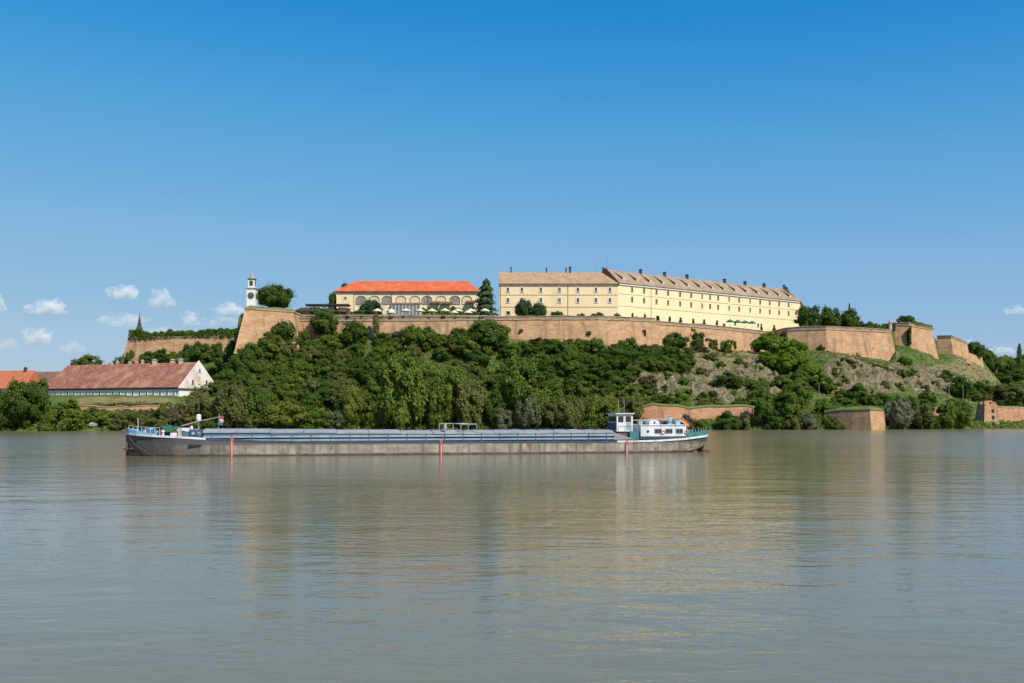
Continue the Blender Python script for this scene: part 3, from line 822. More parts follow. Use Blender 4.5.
def arched_window(px, z0, z1, w_, gm):
    x = X(px, YO); y = YO + 0.15
    prof2 = [(-w_ / 2, z0), (w_ / 2, z0)] + [(w_ / 2 * math.cos(t), z1 - w_ * 0.33 + w_ * 0.33 * math.sin(t)) for t in [math.pi * i / 10 for i in range(11)]]
    n = len(prof2)
    def ring(sc, yy): return [(x + a * sc, yy, z0 + (zz - z0) * (sc if sc > 1 else 1)) for a, zz in prof2]
    o1 = [(x + a * 1.12, y - 0.22, zz + (0.28 if zz > z0 + .1 else -0.05)) for a, zz in prof2]
    i1 = [(x + a, y - 0.22, zz) for a, zz in prof2]
    o2 = [(a, y - 0.01, c_) for a, _, c_ in o1]; i2 = [(a, y - 0.01, c_) for a, _, c_ in i1]
    mb = MB(); k = n
    fs = [(i, (i + 1) % n, k + (i + 1) % n, k + i) for i in range(n)] + [(2 * k + i, 2 * k + (i + 1) % n, (i + 1) % n, i) for i in range(n)] + [(k + i, k + (i + 1) % n, 3 * k + (i + 1) % n, 3 * k + i) for i in range(n)]
    mb.add(o1 + i1 + o2 + i2, fs)
    for u in ((-0.25, 0, 0.25) if gm == 'pale_glass' else ()): mb.box((x + u * w_, y - 0.09, (z0 + z1) / 2 - 0.2), (0.12, 0.08, z1 - z0 - 0.5))
    f = mb.build('arched_window', M['arch_rim'], ob, ob)
    MB().add([(a, y - 0.03, c_) for a, _, c_ in i1], [tuple(range(n))]).build('pane', M[gm], f, ob)
for i, px in enumerate((361, 374.5, 387, 401, 415, 427, 441, 455, 467)):
    arched_window(px, 53.4, 56.9, 4.0, 'arch_infill' if i in (1, 3, 4, 6, 8) else 'pale_glass')
window(ob, (X(345.5, YO), YO, 56.3), dO, 1.0, 0.8, sur=0.15, bars=False)
for a, b2, z in ((391, 421, 53.2), (430.5, 441, 53.9), (441.5, 452, 53.7), (466, 476, 54.2)):
    xa, xb = X(a, YO - 1.5), X(b2, YO - 1.5)
    mb = MB(); mb.add([(xa, YO + 0.1, z + 0.9), (xb, YO + 0.1, z + 0.9), (xb, YO - 2.4, z), (xa, YO - 2.4, z), (xa, YO - 2.4, z - 0.35), (xb, YO - 2.4, z - 0.35)], [(0, 3, 2, 1), (3, 4, 5, 2)])
    mb.build('awning', M['wood_brown'], ob, ob)
xa, xb = X(392, YO - 2), X(420, YO - 2)
mb = MB(); mb.box(((xa + xb) / 2, YO - 1.2, 49.6), (xb - xa, 2.2, 6.6)); pc_ = mb.build('glazed_porch', M['porch_glass'], ob, ob)
for k in range(9):
    MB().box((lerp(xa, xb, k / 8), YO - 2.33, 49.6), (0.22, 0.1, 6.6)).build('mullion', M['frame'], pc_, ob)
for px in (366, 381, 411, 437, 462):
    chimney(ob, rfO, X(px, 447.8), 447.8, 64.2, 65.7, 0.5, 'steel', False)

# --- red-tiled magazine at the waterside, left
G0 = Vector((-114.5, 344.0)); dirF = Vector((-0.917, 0.398)).normalized(); LF = 64.0
Gl = G0 + dirF * LF
rb = empty('long_magazine', (G0.x, G0.y, 10.5), 'long low white building with a huge old red-tiled roof and pale right gable', 'building')
mbw, dG, nG = wall_box(tuple(Gl), tuple(G0), 19.6, 8, 14.4); mbw.build('wall', M['white'], rb, rb)
rfG = roof_mesh(tuple(Gl), (G0.x - dG.x * 0.5, G0.y - dG.y * 0.5), 19.6, 14.4, 23.6, 2.5, 0, 0.7).build('roof', M['tile_red'], rb, rb)
Gv = Vector((*G0, 0))
tri = [Gv - nG * 0.5 + UP * 14.3, Gv + nG * 20.1 + UP * 14.3, Gv + nG * 9.8 + UP * 24.1]
vs = [v - dG * 0.1 for v in tri] + [v + dG * 0.35 for v in tri]
gab = MB().add(vs, [(2, 1, 0), (3, 4, 5), (0, 1, 4, 3), (1, 2, 5, 4), (2, 0, 3, 5)]).build('gable', M['dirty_white'], rb, rb)
MB().box(Gv + nG * 9.8 + dG * 0.3 + UP * 14.1, (0.5, 21.0, 0.35), dG, nG).build('cornice', M['tile_brown'], rb, rb)
gd = Vector((nG.x, nG.y, 0))
for u, z, w_, h_, mm in ((9.8, 17.2, 1.0, 2.4, 'yellow_trim'), (6.3, 16.5, 0.9, 1.4, 'glass'), (13.3, 16.5, 0.9, 1.4, 'glass'), (9.8, 20.6, 0.8, 0.9, 'glass')):
    window(rb, Gv + nG * u + dG * 0.35 + UP * z, gd, w_, h_, 'dirty_white', mm, 0.15, False)
for k in range(19):
    s = 2.2 + k * 3.1
    q = G0 + dirF * s
    window(rb, (q.x, q.y, 12.5), dG, 0.8, 1.3, 'white', 'dark', 0.12, False)
MB().box(Gv - dG * LF / 2 - nG * 0.25 + UP * 14.15, (LF, 0.5, 0.4), dG, nG).build('eaves_board', M['wood_and_cheek_shade'], rb, rb)
for s in (12, 17, 24, 31, 37, 43, 47):
    q = G0 + dirF * (s - 4); q = Vector((q.x, q.y, 0)) + nG * (9.8 + (1.4 if s % 2 else 0))
    chimney(rb, rfG, q.x, q.y, 22.0, 24.6 if s < 35 else 24.2, 1.3 if s < 30 else 0.9, 'chimney_pale')
# lower brown roof and the orange roof beyond
H1 = Gl + dirF * 0.4
lb_ = empty('outbuilding', (H1.x - 8, H1.y + 6, 11), 'low annex with a dull brown roof joining the red-tiled building on its left', 'building')
a = (X(24, 378), 378.0); b2 = (X(52, 374), 374.0)
mbw, d_, n_ = wall_box(a, b2, 10, 8, 15.0); mbw.build('wall', M['cream'], lb_, lb_)
roof_mesh(a, b2, 10, 15.0, 21.4, 0, 0, 0.5).build('roof', M['tile_brown'], lb_, lb_)
ob2 = empty('orange_roof_house', (X(0, 372), 374, 11), 'house with an orange-red tiled roof at the far left edge', 'building')
a = (X(-45, 376), 376.0); b2 = (X(24.5, 370), 370.0)
mbw, d_, n_ = wall_box(a, b2, 11, 8, 14.6); mbw.build('wall', M['cream'], ob2, ob2)
rfh = roof_mesh(a, b2, 11, 14.6, 21.6, 0, 0, 0.5).build('roof', M['tile_lightred'], ob2, ob2)
chimney(ob2, rfh, X(25.5, 376), 376, 19.5, 22.4, 0.9, 'chimney_dark')

# --- clock tower
YC = 383.0
xc = X(252, YC)
ct = empty('clock_tower', (xc, YC, 44), 'slender white clock tower with a dark dial standing on the left bastion', 'tower')
MB().box((xc, YC, 48.6), (3.3, 3.3, 9.2)).build('shaft', M['white'], ct, ct)
MB().box((xc, YC, 53.25), (3.9, 3.9, 0.35)).build('cornice', M['stone'], ct, ct)
MB().box((xc, YC, 55.0), (2.4, 2.4, 3.3)).build('lantern', M['white'], ct, ct)
MB().box((xc, YC - 1.23, 55.2), (1.3, 0.1, 1.9)).build('louvre', M['copper_green'], ct, ct)
MB().box((xc + 1.23, YC, 55.2), (0.1, 1.3, 1.9)).build('louvre', M['copper_green'], ct, ct)
MB().box((xc, YC, 56.8), (2.9, 2.9, 0.3)).build('cornice', M['slate'], ct, ct)
rf = MB().lathe((xc, YC, 56.95), [(1.25, 0), (1.1, 0.5), (0.6, 1.0), (0.42, 1.5), (0.36, 2.0), (0.1, 2.6), (0.06, 3.4)], 12).build('roof', M['stone'], ct, ct)
mb = MB(); mb.tube([(xc, YC, 60.2), (xc, YC, 61.8)], 0.06, 6); mb.box((xc, YC, 61.2), (0.9, 0.08, 0.08)); mb.build('finial', M['steel'], rf, ct)
def dial(c, ax, outv):
    c = Vector(c); ax = Vector(ax); outv = Vector(outv)
    ring = [c + ax * 1.25 * math.cos(2 * math.pi * k / 24) + UP * 1.25 * math.sin(2 * math.pi * k / 24) for k in range(24)]
    vs = ring + [v + outv * 0.12 for v in ring]
    f = MB().add(vs, [tuple(range(24, 48))] + [(k, (k + 1) % 24, 24 + (k + 1) % 24, 24 + k) for k in range(24)]).build('clock_face', M['clock_face'], ct, ct)
    mb = MB(); cc = c + outv * 0.16
    for k in range(12):
        t = 2 * math.pi * k / 12
        r_ = ax * math.cos(t) + UP * math.sin(t)
        mb.box(cc + r_ * 1.02, (0.26, 0.1, 0.05), r_, r_.cross(outv), outv)
    mb.build('numerals', M['gold'], f, ct)
    mb = MB()
    for t, l in ((R(60), 0.95), (R(200), 0.65)):
        r_ = ax * math.cos(t) + UP * math.sin(t)
        mb.box(cc + outv * 0.05 + r_ * l / 2, (l, 0.1, 0.04), r_, r_.cross(outv), outv)
    mb.build('hands', M['gold'], f, ct)
dial((xc, YC - 1.65, 50.4), (1, 0, 0), (0, -1, 0))
dial((xc + 1.65, YC, 50.4), (0, 1, 0), (1, 0, 0))

# --- dark church spire behind the far left bastion
YS = 470.0; xs = X(139.5, YS)
st = empty('church_spire', (xs, YS, 16), 'dark pointed church spire rising behind the hedge at far left', 'spire')
MB().box((xs, YS, 28), (3.2, 3.2, 26)).build('tower_shaft', M['white'], st, st)
MB().lathe((xs, YS, 41.3), [(2.6, 0), (3.0, 0.8), (2.0, 1.8), (1.6, 2.4), (1.5, 4.2), (1.05, 4.9), (0.6, 7.6), (0.28, 9.4), (0.06, 10.8)], 10).build('spire_roof', M['slate'], st, st)
mb = MB(); mb.tube([(xs, YS, 51.4), (xs, YS, 53)], 0.06, 5); mb.box((xs, YS, 52.5), (0.8, 0.08, 0.08)); mb.build('cross', M['slate'], st, st)

# --- terrace pavilion and hut
YP = 408.0
pv = empty('terrace_pavilion', (X(328, YP), YP, 44.25), 'open dark flat-roofed terrace pavilion with posts, left of the orange-roofed building', 'pavilion')
xa, xb = X(306, YP), X(349, YP)
MB().box(((xa + xb) / 2, YP + 1.5, 49.7), (xb - xa, 6.0, 0.55)).build('roof', M['wood_and_cheek_shade'], pv, pv)
for k in range(6):
    x = lerp(xa + 0.3, xb - 0.3, k / 5)
    MB().box((x, YP - 1.2, 47), (0.3, 0.3, 4.9)).build('post', M['wood_and_cheek_shade'], pv, pv)
MB().box(((xa + xb) / 2, YP - 1.3, 47.2), (xb - xa - 0.4, 0.15, 0.3)).build('rail', M['wood_brown'], pv, pv)
for u0, u1 in ((0.02, 0.28), (0.5, 0.62), (0.72, 0.9)):
    MB().box((lerp(xa, xb, (u0 + u1) / 2), YP + 3.8, 48.2), ((xb - xa) * (u1 - u0), 0.12, 1.9)).build('screen', M['white'], pv, pv)
MB().box(((xa + xb) / 2, YP + 4.2, 46.4), (xb - xa, 0.3, 4.6)).build('back_wall', M['wood_brown'], pv, pv)
YH = 404.0
ht = empty('terrace_hut', (X(302, YH), YH, 44), 'small brown-roofed hut at the left end of the terrace', 'hut')
a = (X(297, YH), YH); b2 = (X(309, YH), YH)
mbw, d_, n_ = wall_box(a, b2, 5, 43.4, 46.6); mbw.build('wall', M['brick_red'], ht, ht)
roof_mesh(a, b2, 5, 46.6, 48.4, 2.0, 2.0, 0.9).build('roof', M['wood_and_cheek_shade'], ht, ht)
MB().box((X(301, YH), YH - 0.03, 45.3), (1.1, 0.1, 1.4)).build('doorway', M['dark'], ht, ht)

# ------------------------------------------------------------------ parasols
def parasol_proto(name, m, r_, label, cat, group):
    root = empty(name, (0, 0, 0), label, cat, group)
    mb = MB()
    n = 8; zb, zt_ = 2.35, 3.45
    vs = [(0, 0, zt_)]
    for k in range(n):
        t = 2 * math.pi * (k + .5) / n; vs.append((r_ * math.cos(t), r_ * math.sin(t), zb))
    for k in range(n):
        t = 2 * math.pi * (k + .5) / n; vs.append((r_ * math.cos(t), r_ * math.sin(t), zb - 0.28))
    fs = [(0, 1 + k, 1 + (k + 1) % n) for k in range(n)] + [(1 + k, 9 + k, 9 + (k + 1) % n, 1 + (k + 1) % n) for k in range(n)]
    mb.add(vs, fs).build('canopy', m, root)
    MB().tube([(0, 0, 0), (0, 0, 3.5)], 0.05, 8).build('pole', M['wood_brown'], root)
    MB().lathe((0, 0, 0), [(0.35, 0), (0.35, 0.1), (0.08, 0.16)], 10).build('base', M['steel'], root)
    return root
def copy_tree(o, parent=None):
    c = o.copy(); col.objects.link(c)
    if parent is not None: c.parent = parent
    for ch in list(o.children): copy_tree(ch, c)
    return c
ordw = ['leftmost', 'second from left', 'third from left', 'fourth from left', 'fifth from left', 'fifth from right', 'fourth from right', 'third from right', 'second from right', 'rightmost']
def ordinal(i, n):
    if n == 1: return ''
    if i == 0: return 'leftmost'
    if i == n - 1: return 'rightmost'
    nm = ['', 'second', 'third', 'fourth', 'fifth', 'sixth', 'seventh', 'eighth', 'ninth', 'tenth', 'eleventh', 'twelfth']
    return nm[i] + ' from left' if i <= (n - 1) / 2 else nm[n - 1 - i] + ' from right'
pp = parasol_proto('parasol', M['canvas'], 2.15, 'x', 'parasol', 'cream parasols on the terrace')
cream = [377.5, 391.5, 406, 420, 432, 445, 458, 471, 485]
for i, px in enumerate(cream):
    o = pp if i == 0 else copy_tree(pp)
    Y = 411 + 0.6 * math.sin(i * 2.1)
    o.location = (X(px, Y), Y, 45.2); o.rotation_euler.z = i * 0.7
    o['label'] = 'cream terrace parasol in the back row above the curtain wall, ' + ordinal(i, 9)
low = [391.5, 454, 468]
for i, px in enumerate(low):
    o = copy_tree(pp); Y = 403.5
    o.location = (X(px, Y), Y, 44.0); o.scale = (0.85, 0.85, 0.9); o.rotation_euler.z = i
    o['label'] = 'lower cream parasol close behind the parapet, ' + ordinal(i, 3) + ' of the front row'
gp = parasol_proto('parasol', M['green_canvas'], 1.9, 'x', 'parasol', 'green parasols below the barracks')
for i, px in enumerate((730, 737.5, 745, 752)):
    o = gp if i == 0 else copy_tree(gp)
    Y = interp([(720, 438), (780, 473)], px) + 8
    o.location = (X(px, Y), Y, Z(319.0 + i * 0.5, Y) - 3.45); o.rotation_euler.z = i * 0.5
    o['label'] = 'green parasol in front of the yellow barracks, ' + ordinal(i, 4) + ' of the green row'

# ------------------------------------------------------------------ plants
def leaf_quad(V, F, p, n, s, r_, el=1.0):
    n = n.normalized()
    a = n.cross(Vector((r_.uniform(-1, 1), r_.uniform(-1, 1), r_.uniform(-1, 1))))
    if a.length < 1e-4: a = n.orthogonal()
    a.normalize(); b_ = n.cross(a)
    k = len(V)
    w_ = s * r_.uniform(0.7, 1.2); h_ = s * r_.uniform(0.7, 1.2) * el
    bend = n * s * r_.uniform(-0.25, 0.25)
    V += [p - a * w_ - b_ * h_ * 0.4, p + a * w_ * 0.3 - b_ * h_ + bend, p + a * w_ + b_ * h_ * 0.4, p - a * w_ * 0.3 + b_ * h_ + bend]
    F.append((k, k + 1, k + 2, k + 3))
def rand_dir(r_):
    z = r_.uniform(-1, 1); t = r_.uniform(0, 2 * math.pi); q = math.sqrt(1 - z * z)
    return Vector((q * math.cos(t), q * math.sin(t), z))
def crown_mesh(kind, seed):
    """unit crown (about 1 wide, 1 tall, standing on z=0) of leaf-sized faces gathered in clumps"""
    r_ = random.Random(seed)
    V, F = [], []
    clumps = []
    if kind in ('broad', 'big', 'dome', 'bush', 'willow'):
        nC = {'broad': 66, 'big': 120, 'dome': 130, 'bush': 58, 'willow': 90}[kind]
        for i in range(nC):
            u = rand_dir(r_)
            lump = 1 + {'dome': 0.10, 'big': 0.26}.get(kind, 0.32) * noise.noise(u * 1.5 + Vector((seed * 3.7, 0, 0)))
            k = r_.uniform(0.6, 1.0) if r_.random() < 0.85 else r_.uniform(0.1, 0.6)
            if kind == 'bush':
                u.z = abs(u.z); c = Vector((u.x * 0.41 * k * lump, u.y * 0.41 * k * lump, 0.10 + u.z * 0.74 * k * lump)); rr = 0.06 + 0.11 * r_.random() ** 1.3
            elif kind == 'broad':
                c = Vector((u.x * 0.40 * k * lump, u.y * 0.40 * k * lump, 0.5 + u.z * 0.41 * k * lump)); rr = 0.055 + 0.11 * r_.random() ** 1.3
            elif kind in ('big', 'dome'):
                c = Vector((u.x * 0.42 * k * lump, u.y * 0.42 * k * lump, 0.5 + u.z * 0.43 * k * lump)); rr = (0.085 + 0.06 * r_.random()) if kind == 'dome' else 0.045 + 0.085 * r_.random() ** 1.3
            else:
                c = Vector((u.x * 0.42 * k * lump, u.y * 0.42 * k * lump, 0.47 + u.z * 0.42 * k * lump)); rr = 0.055 + 0.075 * r_.random()
            clumps.append((c, rr))
        s0 = {'broad': 0.027, 'big': 0.020, 'dome': 0.021, 'bush': 0.029, 'willow': 0.019}[kind]
        nL = {'broad': 150, 'big': 120, 'dome': 125, 'bush': 140, 'willow': 130}[kind]
        mid = Vector((0, 0, 0.45))
        for c, rr in clumps:
            od = (c - mid); od = od.normalized() if od.length > 1e-3 else UP
            for j in range(nL):
                u = rand_dir(r_)
                if u.dot(od) < -0.3 and r_.random() < 0.75: u = -u
                rad = rr * r_.uniform(0.55, 1.1)
                p = c + u * rad
                if kind == 'willow':
                    p = c + Vector((u.x * rad, u.y * rad, u.z * rad * 0.9 - r_.random() ** 2 * rr * 1.15))
                if kind == 'bush' and p.z < 0: p.z = abs(p.z) * 0.5
                nn = u * 0.7 + od * 0.35 + UP * 0.35 + rand_dir(r_) * 0.75
                leaf_quad(V, F, p, nn, s0 * r_.uniform(0.6, 1.25), r_, 1.5 if kind == 'willow' else 1.0)
        # stray sprigs break the outline
        for j in range(nC * 8):
            c, rr = r_.choice(clumps)
            od = ((c - mid).normalized() + rand_dir(r_) * 0.5).normalized()
            p = c + od * rr * r_.uniform(1.0, 1.9)
            if p.z > 0: leaf_quad(V, F, p, od + rand_dir(r_), s0 * r_.uniform(0.5, 0.9), r_)
    elif kind == 'conifer':
        for i in range(3600):
            t = r_.random() ** 0.75
            ang = r_.uniform(0, 2 * math.pi)
            z = 0.04 + 0.96 * (1 - t) ** 0.9
            rad = 0.5 * (1 - z) ** 0.62 * (0.78 + 0.26 * math.sin(z * 42 + 1.3 * math.sin(ang * 3 + seed))) * (0.8 + 0.35 * noise.noise((math.cos(ang) * 2, math.sin(ang) * 2, z * 5 + seed))) + 0.02
            rr = rad * r_.uniform(0.45, 1.05)
            p = Vector((rr * math.cos(ang), rr * math.sin(ang), z - 0.05 * rr))
            leaf_quad(V, F, p, Vector((math.cos(ang), math.sin(ang), 0.7)) + rand_dir(r_) * 0.6, 0.026, r_)
    elif kind == 'column':
        for i in range(1600):
            ang = r_.uniform(0, 2 * math.pi); z = r_.random()
            rad = 0.5 * (math.sin(math.pi * min(1, z * 0.85 + 0.12)) ** 0.7) * (0.8 + 0.4 * noise.noise((math.cos(ang) * 1.5, math.sin(ang) * 1.5, z * 6 + seed)))
            rr = rad * r_.uniform(0.5, 1.05)
            leaf_quad(V, F, Vector((rr * math.cos(ang), rr * math.sin(ang), z)), Vector((math.cos(ang), math.sin(ang), 0.4)) + rand_dir(r_) * 0.6, 0.035, r_)
    elif kind == 'umbrella':
        for i in range(26):
            ang = r_.uniform(0, 2 * math.pi); q = 0.40 * math.sqrt(r_.random())
            c = Vector((q * math.cos(ang), q * math.sin(ang), 0.72 - 0.9 * q * q + r_.uniform(-0.05, 0.06)))
            for j in range(70):
                u = rand_dir(r_)
                p = c + Vector((u.x * 0.13, u.y * 0.13, u.z * 0.13))
                leaf_quad(V, F, p, u + UP * 0.4 + rand_dir(r_) * 0.5, 0.03, r_)
    me = bpy.data.meshes.new('crown')
    me.from_pydata([tuple(v) for v in V], [], F)
    me.materials.append(M['leaf_mid'])
    me.update()
    return me
def trunk_mesh(seed):
    """unit tapered trunk with limbs reaching into the crown (z 0..1)"""
    r_ = random.Random(seed)
    mb = MB()
    mb.tube([(0, 0, -0.06), (r_.uniform(-.01, .01), 0, 0.25), (r_.uniform(-.03, .03), r_.uniform(-.03, .03), 0.55), (r_.uniform(-.05, .05), 0, 0.85)], [0.034, 0.026, 0.018, 0.006], 7)
    for k in range(6):
        t = k * 1.05 + r_.uniform(-.3, .3); z = r_.uniform(0.22, 0.5)
        e = Vector((math.cos(t) * r_.uniform(.2, .32), math.sin(t) * r_.uniform(.2, .32), z + r_.uniform(.15, .33)))
        mb.tube([(0, 0, z), tuple(e * 0.5 + Vector((0, 0, z * 0.45))), tuple(e)], [0.014, 0.010, 0.004], 5)
    return mb.mesh('trunk', M['bark'])
CROWN = {}
for kind, nvar in (('broad', 5), ('big', 4), ('dome', 2), ('bush', 4), ('willow', 4), ('conifer', 2), ('column', 2), ('umbrella', 1)):
    CROWN[kind] = [crown_mesh(kind, 100 + 17 * i + len(kind)) for i in range(nvar)]
TRUNK = [trunk_mesh(s) for s in (1, 2, 3)]
plants = []      # every plant gets its label once all stand in place
def plant(px, Y, z0, wid, hgt, kind, leaf, label=None, cat='tree', lift=0.0, name=None, group=None):
    r_ = rnd
    nm = name or {'bush': 'shrub', 'willow': 'willow_tree', 'conifer': 'conifer_tree', 'column': 'cypress_tree'}.get(kind, 'leafy_tree')
    root = empty(nm, (X(px, Y), Y, z0), label or 'x', cat, group)
    c = bpy.data.objects.new('crown', r_.choice(CROWN[kind])); col.objects.link(c)
    c.parent = root
    c.location = (0, 0, lift * hgt - 0.02 * hgt)
    c.scale = (wid * r_.uniform(0.96, 1.05), wid * r_.uniform(0.92, 1.08), hgt * (1 - lift))
    c.rotation_euler = (r_.uniform(-.06, .06), r_.uniform(-.06, .06), r_.uniform(0, 6.28))
    c.material_slots[0].link = 'OBJECT'; c.material_slots[0].material = M['leaf_' + leaf]
    t_ = bpy.data.objects.new('stem' if kind == 'bush' else 'trunk', r_.choice(TRUNK)); col.objects.link(t_)
    t_.parent = root
    t_.scale = (wid, wid, hgt * 0.92); t_.rotation_euler.z = r_.uniform(0, 6.28)
    if label is None:
        plants.append((px, PY(z0 + hgt * 0.55, Y), leaf, kind, root, wid, hgt))
    return root
def slope_plant(px, py, wpx, hpx, kind, leaf, **k):
    """stand a plant on the slope where the picture point (px, py) falls"""
    Y = hit(px, py)
    s = Y / FOC
    return plant(px, Y, ground(px, Y) - 0.3, wpx * s, hpx * s, kind, leaf, **k)

